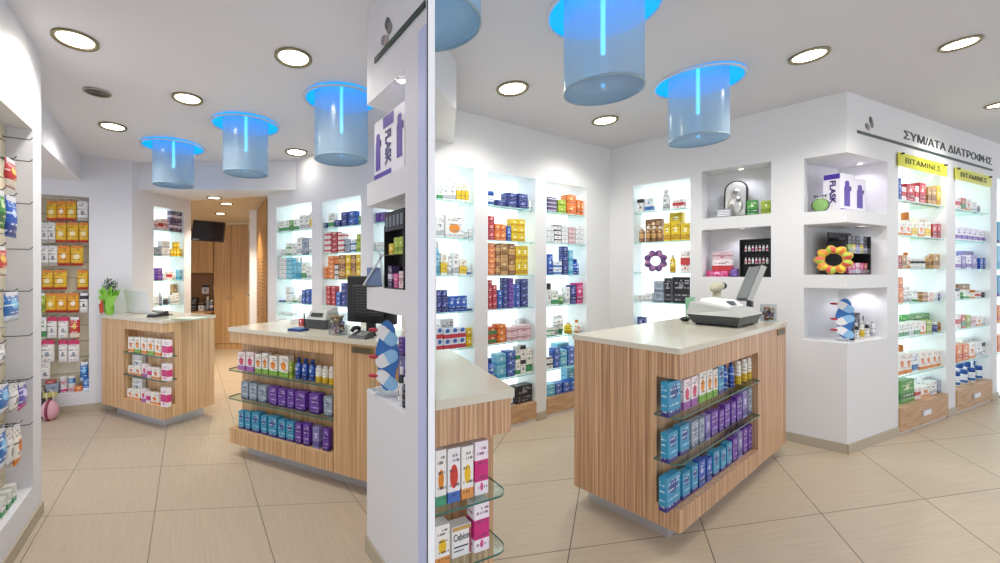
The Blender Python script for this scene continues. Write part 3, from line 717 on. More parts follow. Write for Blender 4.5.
def downlight(P, u, v, r, label, watts, at=None, col=(1, .97, .92)):
    ang = 110 if at else 150
    x, y = at[:2] if at else ceil_pt(P, u, v); z = at[2] if at else cz(P, x, y)
    n = Vector((P[1], P[2], -1)).normalized() if not at else Vector((0, 0, -1))
    e = empty('ceiling_downlight', Matrix.Translation((x, y, z - .002)) @ (Vector((0, 0, -1)).rotation_difference(n)).to_matrix().to_4x4(), label, 'downlight', 'round ceiling downlights')
    g = MB(); g.lathe([(r, .001), (r, -.010), (r*.96, -.014), (r*.84, -.010), (r*.78, -.004), (r*.78, .001)], BRONZE, 36, None, False); g.build('ring', e)
    d = MB(); d.lathe([(.001, -.004), (r*.775, -.004), (r*.775, .0005), (.001, .0005)], LAMP, 32, None, False); d.build('lamp_disc', e)
    if watts:
        ld = bpy.data.lights.new('downlight_beam', 'SPOT'); ld.energy = watts; ld.color = col; ld.spot_size = R(ang); ld.spot_blend = .7; ld.shadow_soft_size = r * .7
        lo = bpy.data.objects.new('downlight_beam', ld); COL.objects.link(lo); lo.parent = e; lo.location = (0, 0, -.03)
WL = 30
for u, v, r, lab in [(75.5, 39, .105, 'largest round downlight, near the front side wall of the narrower room'), (293.5, 57, .108, 'round downlight between the front side wall and the niche pillar'),
                     (187.5, 98, .100, 'round downlight before the smallest tube lamp'), (113, 126, .098, 'round downlight beside the soffit box over the hanging packs'), (296.4, 151.8, .110, 'small round downlight before the header beam by the biggest tube lamp')]:
    downlight(PL, u, v, r, lab, WL if v < 150 else 3)
for u, v, r, lab in [(512.5, 88, .118, 'round downlight before the three lit back cabinets'), (605, 120, .112, 'round downlight near the corner of the back wall'), (809, 55, .104, 'round downlight before the icon niche pillar'), (960, 43, .090, 'round downlight before the supplement cabinets'), (1000, 104, .085, 'round downlight cut by the picture edge over the supplement cabinets')]:
    downlight(PR, u, v, r, lab, WL + 6)
for u, v, lab in [(214, 197.3, 'closest small downlight in the passage ceiling'), (226.5, 203.3, 'second small downlight in the passage ceiling'), (220.5, 213.4, 'deepest small downlight in the passage ceiling')]:
    zc_ = 2.298 if v > 202 else 2.286; Y = (zc_ - H) * F / (CY - v); downlight(None, 0, 0, .085, lab, 12 if u < 216 else 105, ((u - CX) * Y / F, Y, zc_), (1, .86, .66))
# speaker grille in the ceiling
x, y = ceil_pt(PL, 97.5, 92); e = empty('ceiling_speaker', Matrix.Translation((x, y, cz(PL, x, y) - .003)), 'round grey speaker grille let into the ceiling between downlights', 'speaker')
g = MB(); g.lathe([(.08, .004), (.08, -.006), (.072, -.009), (.068, -.004)], mat('speaker_grey', '#a39d90', .5), 28, None, False); g.build('ring', e)
g = MB(); g.lathe([(.001, -.005), (.069, -.004), (.069, .002), (.001, .002)], mat('speaker_mesh', '#8a8478', .6), 28, None, False)
for k in range(4): g.lathe([(.012 + k*.015, -.0065), (.016 + k*.015, -.0065), (.016 + k*.015, -.004), (.012 + k*.015, -.004)], DGREY, 24, None, False)
g.build('grille', e)
def niche_spot(wall, u, v, z, d, label, watts=2.5, col=(.85, .85, 1)):
    p = wall.w(wall.s(u, d), d); e = empty('niche_spotlight', Matrix.Translation((p.x, p.y, z - .001)), label, 'spotlight', 'small niche spotlights')
    MB().lathe([(.032, 0), (.032, -.006), (.024, -.009), (.022, -.003)], CHROME, 20, None, False).build('ring', e)
    MB().lathe([(.0008, -.004), (.022, -.004), (.022, -.0005), (.0008, -.0005)], LAMP, 16, None, False).build('lamp_disc', e)
    ld = bpy.data.lights.new('niche_beam', 'SPOT'); ld.energy = watts; ld.color = col; ld.spot_size = R(140); ld.spot_blend = .8; ld.shadow_soft_size = .02
    lo = bpy.data.objects.new('niche_beam', ld); COL.objects.link(lo); lo.parent = e; lo.location = (0, 0, -.02)
niche_spot(RL, 741, 169, n1[3], .13, 'small spotlight in the top of the icon niche'); niche_spot(RL, 742, 229, n2[3], .13, 'small spotlight in the top of the niche with the black rack')
niche_spot(RV, 860, 159, pz[2][1], .12, 'small spotlight over the purple flask boxes on the wide pillar', 2.5, (.75, .7, 1)); niche_spot(RV, 860, 225, pz[1][1], .12, 'small spotlight over the orange flower ring niche', 1.5); niche_spot(RV, 862, 289, pz[0][1], .12, 'small spotlight over the nail polish niche', 2)
niche_spot(LP, 402, 92, nz[2][1], .03, 'small spotlight over the flask box on the slim pillar', 1.6, (.75, .7, 1))
# ================================================================ STOCK ON THE SHELVES
def shelves(wall, zs, cab, ref, rev, rows, names, noun='medicine', **kw):
    for z, nm, items in zip(zs, names, rows):
        up = [q for q in list(zs) + ([LIM[cab][2]] if cab in LIM else []) if q > z + .01]
        if items: stock(wall, z, items, f'{nm} shelf, {cab}', ref, rev, noun, hmax=(min(up) - z - .022) if up else 9, lim=LIM.get(cab), **kw)
for i, c in enumerate(['partition-side back cabinet', 'middle back cabinet', 'corner back cabinet']): LIM[c] = (hr[i][0], hr[i][1], hr[i][3])
for c, q in (('scanner counter', (-9, 1.212, .885)), ('monitor counter', (-9, 1.042, .885)), ('laptop counter', (.392, 9, .885)), ('stone-topped counter', (-9, 9, .90))): LIM[c] = q
LIM['flower-ring cabinet'] = (hl[0][0], hl[0][1], hl[0][3])
for i, c in enumerate(['first supplement cabinet', 'second supplement cabinet', 'sign-side end cabinet']): LIM[c] = (hv[i][0], hv[i][1], hv[i][3])
LIM['cabinet before passage'] = (h2[0], h2[1], h2[3])
for i, c in enumerate(['cabinet past passage', 'cabinet behind monitor', 'cabinet behind pillar']): LIM[c] = (hw[i][0], hw[i][1], hw[i][3])
T7 = ['top', 'second', 'third', 'fourth', 'fifth', 'sixth', 'bottom']
ZR = [2.0, 1.693, 1.382, 1.08, .772, .452, .186]
shelves(RB, ZR, 'partition-side back cabinet', 'corner', True, [
 [(438,443,187,'b','wgn'),(443,449,184,'b','wg'),(449,456,184,'b','wg'),(456.5,461,182,'b','wy'),(461.5,465,182,'b','wy'),(465.5,469,182,'b','wy')],
 [(436.5,444,216,'b','wg'),(445,464,215,'b','sun'),(465,469,231,'j','wg'),(469.5,473.5,228,'b','wg')],
 [(436.5,440.5,241,'t','lb'),(441,447,253,'b','wy'),(448,452.5,255,'t','wg'),(453,459,252,'b','wg'),(459.5,467,259,'b','wy'),(467.5,470.5,267,'b','wb'),(471,474,264,'b','wg')],
 [(436.5,441.5,290,'b','nv',1,2),(442,447.5,290,'b','nv',1,2),(449,467,296,'b','bl',3),(468,474,309,'b','nv')],
 [(436.5,443,328,'b','bs',1,2),(444,466,328,'b','bs',3,2),(440,454,319,'b','wr'),(466.5,472,328,'b','yl',1,2)],
 [(452,462,363,'b','lb',1,1)], None], T7)
shelves(RB, ZR, 'middle back cabinet', 'corner', True, [
 [(488.5,496,191,'j','wb'),(496.5,505,200,'b','nv',1,2),(507,517,193,'b','nv',1,2),(518,528,194,'b','nv',1,2),(529,533,201,'b','wg')],
 [(488.5,494.5,216,'b','rd',1,3),(495,506,224,'b','or',2,2),(507,511,226,'b','bl'),(511.5,525,219,'b','yl',2,3)],
 [(488.5,495,243,'b','or',1,6),(495.5,500,244,'b','br',1,3),(500.5,508,242,'b','tn',1,2),(508.5,515,243,'b','br',1,2),(516,528,246,'b','yl',2,2)],
 [(488.5,492,280,'b','rd',1,4),(492.5,497,285,'b','rd',1,3),(497.5,502.5,290,'b','bl',1,2),(503,508,276,'b','nv',1,5),(508.5,513.5,278,'b','pu',1,4),(516,520,284,'b','bl',1,3),(520.5,528,279,'b','nv',1,4)],
 [(488.5,497,327,'b','mx',1,2),(497.5,506,324,'b','or',1,3),(507,517,327,'b','pk',1,2),(517.5,531,325,'b','pk',1,2),(519,528,318.5,'b','wg')],
 [(488.5,496,359,'t','bl'),(497,506,354,'b','lb',1,2),(506.5,515,351,'b','bl',1,3),(516,520.5,346,'b','wgn',1,2),(521,526,345,'b','wk',1,2),(526.5,533,348,'b','wgn',1,1)],
 [(502,513,392,'b','wb',1,2),(516,534,385,'b','bk')]], T7)
shelves(RB, ZR, 'corner back cabinet', 'corner', True, [
 [(547.5,557,197,'b','dk',1,4),(558,566,200,'b','gl',1,2),(567,576,195,'b','or',1,2),(577,580.5,200,'b','or'),(581,585,201,'b','or')],
 [(547.5,554,226,'b','wg',1,3),(555,561,225,'b','wk',1,4),(562,568,225,'b','wg',1,5),(569,575,227,'b','pk',1,4),(576,584,226,'b','wg',1,4)],
 [(547.5,553,254,'b','bl',1,1),(553.5,562,261,'b','wb',1,2),(563,568,244,'b','nv',1,3),(569,573,250,'b','lb',1,2),(574,582,259,'t','bl')],
 [(547.5,551,283,'b','wk'),(551.5,558.5,290,'b','wgn'),(559,565,294,'j','gy'),(565.5,570,287,'b','wg'),(570.5,576,285,'b','nv'),(576.5,583,283,'b','mg')],
 [(548,555,327,'b','wgn',1,2),(555.5,559.5,316,'u','wg'),(560,565,315,'u','wgn'),(566.5,576,322,'t','yl'),(577,581,320,'t','wo'),(581.5,585,322,'t','wg')],
 [(547.5,553,357,'b','wk',1,2),(554,560,348,'b','bl',1,3),(560.5,567,350,'b','lb',1,2),(567.5,576,347,'b','bl',1,3),(557,569,343,'b','lb')],
 [(548,555,384,'b','lb',1,2),(555.5,562,383,'b','bl',1,2),(563,577,381,'b','bl',2,2),(567,580,367,'b','lb')]], T7)
shelves(RL, [2.035, 1.72, 1.405, 1.10, .79], 'flower-ring cabinet', 'icon niche', True, [
 [(637,643.5,199,'b','wk'),(644.5,653,198,'b','wb'),(661,669,189,'t','wg'),(672,684,199,'b','wr')],
 [(638,644,226,'t','br'),(644.5,650,226,'t','br'),(650.5,656,226,'t','br'),(656.5,662,226,'t','br'),(664,670.5,223,'b','yl'),(671,680,222,'b','yl'),(680.5,690,223,'b','yl'),(645,662,219,'b','br'),(669,683,212,'b','yl',1,2)],
 [(669,675,254,'t','yl'),(680,690.5,250,'b','wr')],
 [(636,644,295,'b','wg'),(644.5,652,293,'b','wg'),(653.5,663,281,'b','gs',1,2),(664,671,278,'b','bk'),(672,690.5,277,'b','bk')],
 [(637,645,317,'b','nv')]], ['top', 'second', 'third', 'fourth', 'fifth'], 'cosmetic')
ZV = [2.05, 1.737, 1.44, 1.13, .827, .49, .2365]
shelves(RV, ZV, 'first supplement cabinet', 'pillar', False, [
 [(899,901.5,178,'b','bl'),(902,906.5,187,'b','wr'),(907,915,184,'b','rd'),(915.5,919,186,'b','wr'),(919.5,926,183,'b','rd'),(928,931.5,187,'b','tn'),(932,936.5,187,'b','tn'),(937,941.5,186,'b','yl')],
 [(899,905,222,'b','wo',1,1),(905.5,911.5,222,'b','wo'),(912,918,222,'b','wy'),(918.5,924.5,222,'b','wo'),(925,931,222,'b','wy'),(932.5,937,224,'b','rd'),(937.5,942.5,224,'b','rd'),(904,914,212,'j','wo'),(915,928,218,'b','wy')],
 [(899,901.5,256,'b','rd'),(902,907,255,'b','tn'),(907.5,912.5,252,'t','wo'),(913,917.5,258,'j','wk'),(918,922.5,258,'j','wk'),(923,927.5,258,'j','wk'),(928.5,933,254,'t','tn'),(933.5,940,254,'b','tn')],
 [(899,903.5,277,'b','or',1,2),(904.5,908.5,287,'t','wg'),(909,913.5,286,'t','wg'),(914.5,921,290,'j','wgn'),(922,927.5,292,'b','br',1,2),(928,934,292,'b','wo',1,2),(934.5,938,292,'b','wg'),(938.5,943,291,'j','nv')],
 [(899,903.5,324,'b','wgn'),(904,908.5,323,'b','wgn'),(909,914,322,'b','wg'),(914.5,920,321,'b','wgn'),(920.5,926,321,'b','wo'),(926.5,932,320,'b','gl',1,2),(935,939.5,322,'j','nv'),(940,944,322,'b','tn'),(907,930,314,'b','gy',1,2)],
 [(899,905.5,353,'b','wo'),(906,912,353,'b','wo'),(912.5,918.5,352,'b','wb'),(920,925.5,351,'b','wo'),(926,931.5,351,'b','wo'),(932,937.5,350,'b','wo'),(938,944,350,'b','wo'),(900,907,345,'j','wo')],
 [(900,914.5,380,'b','gy'),(915.5,921,388,'b','wr'),(921.5,930,386,'b','wo'),(930.5,937,381,'b','wg'),(937.5,944,380,'b','gs'),(922,936,376,'b','wb')]], T7, 'supplement', dmax=.057)
shelves(RV, ZV, 'second supplement cabinet', 'pillar', False, [
 [(956.5,961,197,'b','wr'),(961.5,966,198,'b','mx'),(966.5,971,199,'b','wo'),(972,977,202,'b','wg'),(977.5,983,205,'j','gs')],
 [(956.5,961.5,227,'b','wv'),(962,967,227,'b','wv'),(967.5,972.5,228,'b','wv'),(973,978,229,'b','wv'),(978.5,983,230,'b','wv'),(983.5,988,231,'b','wv')],
 [(956.5,961,256,'b','wv'),(961.5,966,256,'b','lv'),(966.5,971.5,255,'b','wv'),(972,977,255,'b','lv'),(980,983.5,258,'b','bl'),(984,988.5,258,'b','bl'),(964,974,251,'b','lv')],
 [(956.5,960,288,'b','wk'),(960.5,966.5,290,'j','gy'),(967,972,290,'j','wgn'),(972.5,978,290,'j','wo'),(978.5,983.5,290,'j','wr'),(984,988.5,290,'j','bk'),(958,970,284,'b','br')],
 [(956.5,961,314,'b','wr'),(961.5,966,315,'b','mx'),(966.5,971,315,'b','gl'),(971.5,976,316,'b','pk'),(976.5,982,316,'b','wo'),(982.5,988,317,'b','wg')],
 [(956.5,962.5,345,'b','or'),(963,969,344,'b','or'),(969.5,975.5,343,'b','wo'),(976,982,342,'b','wg'),(982.5,988.5,342,'b','wk'),(962,985,337,'b','wg')],
 [(957,963.5,372,'j','wb'),(964.5,971,370,'j','wb'),(972,978.5,368,'j','wb'),(979.5,987,366,'j','wb'),(960,966.5,363,'j','wb'),(967.5,974,362,'j','wb'),(975,982,360,'j','wb')]], T7, 'supplement', dmax=.057)
shelves(RV, ZV[1:6], 'sign-side end cabinet', 'wall edge', False, [[(998,1006,222,'b','tl')], [(998,1006,246,'b','lb')], [(998,1006,275,'b','tl')], [(998,1006,305,'b','or')], [(998,1006,335,'b','or')]], T7[1:6], 'supplement')
# narrower room
shelves(LC_, SHC[::-1], 'cabinet before passage', 'passage', True, [
 [(154,158.5,220,'b','pk'),(159,163.5,219,'b','wr'),(164,169,219,'b','pk'),(171,183.5,211,'b','dk',1,2)],
 [(154,161,247,'b','gs',1,1),(161.5,170,241,'b','wg',1,2),(171,173.5,249,'b','yl'),(174,176.5,242,'b','yl',1,2),(177,179.5,242,'b','yl',1,2),(180,183.5,249,'b','yl')],
 [(156.5,162.5,268,'b','pu'),(163,166,273,'b','wg'),(168,172,271,'b','wr'),(172.5,177,271,'t','wg'),(178.5,183,270,'b','lb')],
 [(155,159,296,'b','wg'),(159.5,163.5,292,'t','gs'),(165.5,170,297,'j','bk'),(171,175,295,'b','wg'),(175.5,179.5,293,'b','wg'),(173,184,284,'b','tn')], None], ['top', 'second', 'third', 'fourth', 'fifth'], y0=.03, dmax=.06)
shelves(RW, SH1[::-1], 'cabinet past passage', 'passage', False, [
 [(279,284,221,'b','wgn'),(285.5,289,220,'b','wgn'),(289.5,293,220,'b','gy'),(293.5,297,219,'b','wgn'),(299,304,215,'b','wg'),(304.5,309,215,'b','wg'),(309.5,311.3,212,'b','wy')],
 [(280,285.5,249,'b','wg'),(286,290.5,243,'b','wgn',1,2),(291,295.5,243,'b','wg',1,2),(296.5,302,237,'b','wg'),(302.5,308.5,238,'b','gs'),(309,311.3,239,'b','wg')],
 [(279,286,254,'b','wg',1,5),(286.5,293,255,'b','lb',1,5),(294,297,253,'t','lb'),(297.5,300.5,253,'t','lb'),(301.5,306,262,'b','wgn'),(306.5,311,266,'b','wg')],
 [(279,285,301,'b','nv'),(285.5,290,287,'b','wg',1,2),(290.5,295,295,'t','wgn'),(295.5,300.5,295,'t','wg'),(301.5,305,290,'b','bl',1,2),(305.5,309.5,289,'b','bl',1,2)],
 [(280,286,312,'b','wg'),(287,293,313,'b','wg')]], ['top', 'second', 'third', 'fourth', 'fifth'], y0=.03, dmax=.06)
shelves(RW, SH2[::-1], 'cabinet behind monitor', 'passage', False, [
 [(322,327,223,'b','nv'),(328,334,213,'b','wgn'),(334.5,340,220,'b','nv'),(341,347,212,'b','nv',1,2),(348,355,211,'b','bl',1,2),(358.5,360.6,216,'b','gy')],
 [(324,330.5,232,'b','wr',1,4),(331,337.5,232,'b','rd',1,4),(338,344,233,'b','wr',1,4),(345,350,239,'b','gs',1,2),(350.5,355.5,239,'b','wb',1,2),(356.5,360.6,234,'b','gl',1,2)],
 [(322.5,327.5,267,'b','or',1,3),(328,334,256,'b','or',1,5),(334.5,338,264,'b','wk',1,3),(338.5,345,254,'b','br',1,2),(345.5,350.5,252,'b','yl',1,2),(351,355.5,253,'b','br',1,2),(356,360.6,254,'b','yl',1,2)],
 [(326,330.5,286,'b','rd',1,4),(331,335.5,286,'b','rd',1,4),(336,340.5,292,'b','bl',1,3),(341,346,283,'b','nv',1,4)]], ['top', 'second', 'third', 'fourth'], y0=.03, dmax=.06)
shelves(RW, SH2[::-1], 'cabinet behind pillar', 'passage', False, [
 [(373.5,379,213,'b','pu',1,3),(379.5,386,212,'b','pu',1,3)], [(373.5,378,243,'b','wg',1,2),(378.5,384,242,'b','wg',1,2)], None, None], ['top', 'second', 'third', 'fourth'], y0=.03, dmax=.06)
# on the counters
LV3 = ['upper glass', 'lower glass', 'wooden ledge']
CZ = [.684 + .0003, .453 + .0003, .2133]
shelves(RCW, CZ, 'scanner counter', 'open end', False, [
 [(668,681,381,'b','tl'),(684,690.5,379,'b','rs'),(691.5,698,376,'b','rs'),(699.5,706,370,'b','fr'),(707,712.5,369,'b','fr'),(713.5,718,369,'b','fr'),(718.6,724,364,'b','tl'),(725,730,361,'t','bl'),(731,737,359,'t','bl'),(738.5,743.5,361,'a','yc'),(744.5,749.5,359,'a','yc'),(750.5,755.5,357,'a','yc')],
 [(668,678,432,'b','tl'),(680,689.5,425,'b','tl'),(691.5,698.5,421,'b','gs'),(699.5,704.5,418,'b','gs'),(706,710.5,415,'b','lv'),(711.5,718,411,'b','pu'),(719.5,724,410,'b','pu'),(725,730,404,'b','pu'),(731.5,736,402,'b','pu'),(737,742,396,'b','pu'),(743,747.5,391,'b','lv'),(748.5,753,388,'b','gs')],
 [(666,680.5,475,'b','tl'),(682.5,690.5,472,'b','tl'),(692,698,465,'b','tl'),(699,705.5,460,'b','bl'),(707,712,458,'b','bl'),(713.5,719.5,451,'b','tl'),(721,726,449,'b','tl'),(727,732,443,'b','tl'),(733,737.5,438,'b','pu'),(738.5,742.5,432,'b','lv'),(743.5,747.5,428,'b','pu'),(748.5,753,425,'b','pu')]], LV3, 'lotion', y0=.030, dmax=.036, layers=1)
shelves(LC2, [.6623, .4453, .2133], 'monitor counter', 'open end', False, [
 [(237.5,245,352,'b','rs'),(246,253.5,352,'b','rs'),(255,261,354,'b','fr'),(262,267.5,353,'b','fr'),(269,277,356,'b','fr'),(279,288,356,'b','fr'),(289,292,362,'b','gl'),(293.5,299,358,'t','bl'),(300.5,306,359,'t','bl'),(307.5,313,360,'t','bl'),(314,319.5,366,'a','yc'),(321,326,367,'a','yc'),(327.5,332.5,367,'a','yc')],
 [(241,248,382,'b','gs'),(249,256.5,384,'b','gs'),(258,266,386,'b','gs'),(268.5,276.5,387,'b','pu'),(278,285.5,389,'b','pu'),(287,293.5,390,'b','pu'),(295,305,392,'b','pu'),(309,319,394,'b','pu'),(323.5,332,397,'b','gs')],
 [(238.5,243.5,411,'b','tl'),(245,250,412,'b','tl'),(251.5,259,413,'b','tl'),(261,266.5,416,'b','tl'),(268,276.5,417,'b','tl'),(278,285,420,'b','tl'),(286,293.5,422,'b','tl'),(295,301,423,'b','pu'),(303,309,424,'b','pu'),(312.5,319,427,'b','lv'),(322.5,328.5,429,'b','pu')]], LV3, 'lotion', y0=.02, dmax=.06, layers=1)
shelves(LC1, [.6553, .4453, .2133], 'laptop counter', 'open end', True, [
 [(128,133.5,337,'b','wo'),(134.5,140,337,'b','fr'),(141,146.5,337.5,'b','wo'),(147.5,153.5,338,'b','fr'),(154.5,160.5,339,'b','wo'),(162,168,340,'b','wp')],
 [(128,134,366,'b','wo'),(134.5,141,366,'b','wo'),(142,146.5,364,'b','rs'),(147,150.5,367,'b','wp'),(151.5,159.5,368,'b','wo'),(161.5,168,364,'b','wp'),(130,142,355,'b','wg')],
 [(127,133,389,'b','wo'),(133.5,140,390,'b','wo'),(141,145.5,389,'b','rs'),(146,149.5,392,'b','wp'),(150.5,158.5,393,'b','wo'),(160.5,167,388,'b','wp'),(128,142,378,'b','wg')]], LV3, 'vitamin', y0=.010, dmax=.04, layers=2)
shelves(NCW, [.6903, .5053], 'stone-topped counter', 'open end', True, [
 [(435.6,446.6,450,'b','hg'),(447.6,460.4,448,'b','hb'),(461.4,473.6,446,'b','ho'),(474.8,488.5,441,'b','wp')],
 [(434.9,450,525,'b','ho'),(474,489.5,500,'b','wp')]], ['upper glass', 'lower glass'], 'vitamin', y0=.02, dmax=.05, layers=1)
# ================================================================ HANGING PACKS IN THE TWO SLATWALL NICHES
DES.update({
 'yb': ('yellow', '#e6b92c', '#c23b28', '#f0e2b0', '#8a5a1c', (.05, .08, .45, .24)),
 'yo': ('orange-yellow', '#e9a52a', '#b9362a', '#f7efdc', '#7a4a18', (.05, .08, .5, .2)),
 'ww': ('white', '#e9e8e4', '#b9b4b0', '#8c8f9a', '#6a6a70', (.1, .06, .4, .18)),
 'wm': ('white pink-topped', '#ece9e6', '#d0306a', '#9aa3ad', '#6f6f78', (.93, .1, .4, .16)),
 'bw': ('blue and white', '#2f6fb5', '#dfe9f4', '#7cc0e8', '#e8f1fa', (.12, .1, .6, .24)),
 'vw': ('violet', '#6a5fb0', '#d03c8c', '#c9cbe8', '#e2e2f2', (.12, .1, .6, .24)),
 'rw': ('red', '#c4342f', '#e9dcc8', '#e7c04a', '#f2e6d8', (.15, .12, .6, .2)),
})
def bag_mesh(w, h, k):
    key = ('bag', round(w, 3), round(h, 3), k)
    if key in MESH: return MESH[key]
    mb = MB(); nx, nz_ = 6, 8; vs = []; fs = []; t = min(.035, w * .35)
    for side in (-1, 1):
        for j in range(nz_ + 1):
            for i in range(nx + 1):
                a, b = i / nx, j / nz_
                puff = (math.sin(math.pi * a) ** .6) * (math.sin(math.pi * min(1, b * 1.15)) ** .7 if b < .87 else .06)
                vs.append(((a - .5) * w, side * (puff * t * .5 + .0008), b * h))
    n = (nx + 1) * (nz_ + 1)
    for sd in (0, n):
        for j in range(nz_):
            for i in range(nx):
                q = (sd + j * (nx + 1) + i, sd + j * (nx + 1) + i + 1, sd + (j + 1) * (nx + 1) + i + 1, sd + (j + 1) * (nx + 1) + i)
                fs.append(q if sd == 0 else q[::-1])
    rim = [i for i in range(nx + 1)] + [(j + 1) * (nx + 1) - 1 for j in range(1, nz_ + 1)] + [nz_ * (nx + 1) + i for i in range(nx - 1, -1, -1)] + [j * (nx + 1) for j in range(nz_ - 1, 0, -1)]
    for a in range(len(rim)): b = (a + 1) % len(rim); fs.append((rim[a], rim[b], rim[b] + n, rim[a] + n))
    mb.faces(vs, fs, pmat(k), True)
    hd = MB().box(-w * .42, w * .42, -.0025, .0025, h * .9, h * 1.04, mat('header_' + k, {'yb': '#d9822b', 'yo': '#d9822b', 'wm': '#cc2f62', 'ww': '#dcdcdc'}.get(k, '#e6e6ea'), .4))
    MESH[key] = (mb.mesh('pack'), hd.mesh('header_card')); return MESH[key]
def bag(wall, u0, u1, v0, v1, d, k, label, group, name='hanging_pack'):
    s0, s1 = wall.s(u0, d), wall.s(u1, d); z1, z0 = wall.z((u0 + u1) / 2, v0, d), wall.z((u0 + u1) / 2, v1, d)
    m, hd = bag_mesh(s1 - s0, (z1 - z0) / 1.04, k)
    o = link(name, m, None, wall.m((s0 + s1) / 2, d, z0)); c = link('header_card', hd, o); tag(o, label, 'hanging pack', group)
    return (s0 + s1) / 2, z1
panel_b = bpy.data.objects['slatwall_panel.001']; panel_l = bpy.data.objects['slatwall_panel']
def hook(panel, x, y0, y1, z): MB().tube([(x, y0, z + .012), (x, y0, z), (x, (y0 + y1) / 2, z - .001), (x, y1 + .012, z - .002), (x, y1, z + .012)], .0028, mat('hook_steel', '#55575c', .35, .7), 6).build('hook', panel)
ROWS = [
 ('top', 201, 219, [(47, 56, 'yb'), (57, 66, 'yo'), (67, 76, 'yb'), (77.5, 88, 'ww')]),
 ('second', 222.5, 241, [(41, 47.5, 'ww'), (48.5, 55, 'ww'), (56, 66, 'yb'), (67.5, 78, 'yb'), (79.5, 88, 'yb')]),
 ('third', 245.5, 264, [(41, 48, 'ww'), (49, 57, 'ww'), (58, 69.5, 'yo'), (71, 83, 'yb')]),
 ('fourth', 270, 288, [(42, 52.5, 'yb'), (54, 66.5, 'yb'), (77.5, 88, 'yb')]),
 ('fifth', 293, 311, [(40.5, 45, 'gl'), (46, 55.5, 'yb'), (56.5, 66.5, 'yo'), (68, 78.5, 'yo'), (80, 88, 'wk')]),
 ('sixth', 317, 337, [(41, 46, 'wgn'), (47.5, 56.5, 'wm'), (58.5, 68, 'wm'), (70, 79.5, 'rw')]),
 ('seventh', 340, 361, [(41, 54, 'wm'), (59, 67, 'wm'), (68.5, 79, 'wm')]),
 ('eighth', 362, 380, [(40.5, 50, 'ww'), (80.5, 88, 'bw')])]
for nm, va, vb, row in ROWS:
    for i, (a, b, k) in enumerate(row[::-1]):
        q = bag(LB, a - .4, b + .4, va, vb + 1.5, .10, k, f'{DES[k][0]} hanging pack, {ORD[i]} from counter side, {nm} row of back slatwall', f'hanging packs in the {nm} row')
        hook(panel_b, q[0], .18, .085, q[1] + .005)
zf = h1[2] + .0005
def at_wall(wall, u, d, z): return wall.m(wall.s(u, d), d, z)
for i, (u, r, k) in enumerate([(63, 0, 'wp'), (71, 0, 'pk'), (63, 1, 'pk'), (71, 1, 'bw')]):
    product('j', 'baby_food_jar', .056, .078, .06, k, at_wall(LB, u, .05, zf + r * .0785), f'{DES[k][0]} baby jar, {"bottom" if r == 0 else "top"} of the stack {"nearer the leaning bag" if u < 66 else "nearer the counter"}', 'jar', 'stacked baby jars')
for u, w, h, k, lab in [(52, .10, .10, 'gs', 'grey carton on the niche floor below the pink-topped packs'), (50, .07, .03, 'rd', None), (78.5, .06, .05, 'or', 'small orange carton on the niche floor at the counter end'), (86, .05, .13, 'bw', 'blue and white carton in the niche corner nearest the counter')]:
    z = zf + (.101 if lab is None else 0)
    product('b', 'baby_carton', w, h, .06, k, at_wall(LB, u, .05, z), lab or 'small red carton lying on the grey carton in the niche', 'box', None)
# narrower niche of the front side wall
for i, (a, b, va, vb, k, lab) in enumerate([(5, 15, 159, 188, 'rw', 'red net pack hanging near the top of the front side wall'), (-6, 4, 190, 228, 'gy', 'dark green pouch hanging behind the blue pouch on the front side wall'), (5, 16, 196, 237, 'bl', 'blue pouch hanging under the red net pack'),
        (-8, 6, 246, 276, 'rw', 'red and yellow pouch hanging mid height on the front side wall'), (4, 18, 292, 321, 'bw', 'blue and white pouch hanging alone mid height'), (-6, 4, 344, 366, 'ww', 'white pouch hanging below the lone blue and white one'),
        (-4, 8, 384, 413, 'bw', 'blue blister pack in the low hanging row'), (9, 17, 383, 412, 'ww', 'white blister pack in the low hanging row'), (18, 26, 382, 408, 'vw', 'violet blister pack at the end of the low hanging row'),
        (-4, 5, 428, 470, 'bw', 'blue-headed pack in the lowest hanging row, furthest from the corner'), (6, 12, 427, 468, 'ww', 'white pack in the lowest hanging row'), (13, 20, 424, 465, 'wo', 'white orange-marked pack in the lowest hanging row')]):
    q = bag(LW, a, b, va, vb, .022, k, lab, 'packs on the front side wall')
    hook(panel_l, q[0], DN, -.002, q[1] + .005)
for v in (138, 160, 203, 249, 291, 336, 380, 426):
    d = .0; hook(panel_l, sF - .045, DN, -.01, LW.z(22, v, .03))
for i, u in enumerate((2, 8, 13)):
    product('b', 'green_carton', .045, .095, .045, 'wgn', at_wall(LW, u + 2, .03, zb + .0005), f'white green-banded carton, {["innermost", "middle", "outermost"][i]} on the niche floor of front side wall', 'box', 'cartons on the side niche floor')
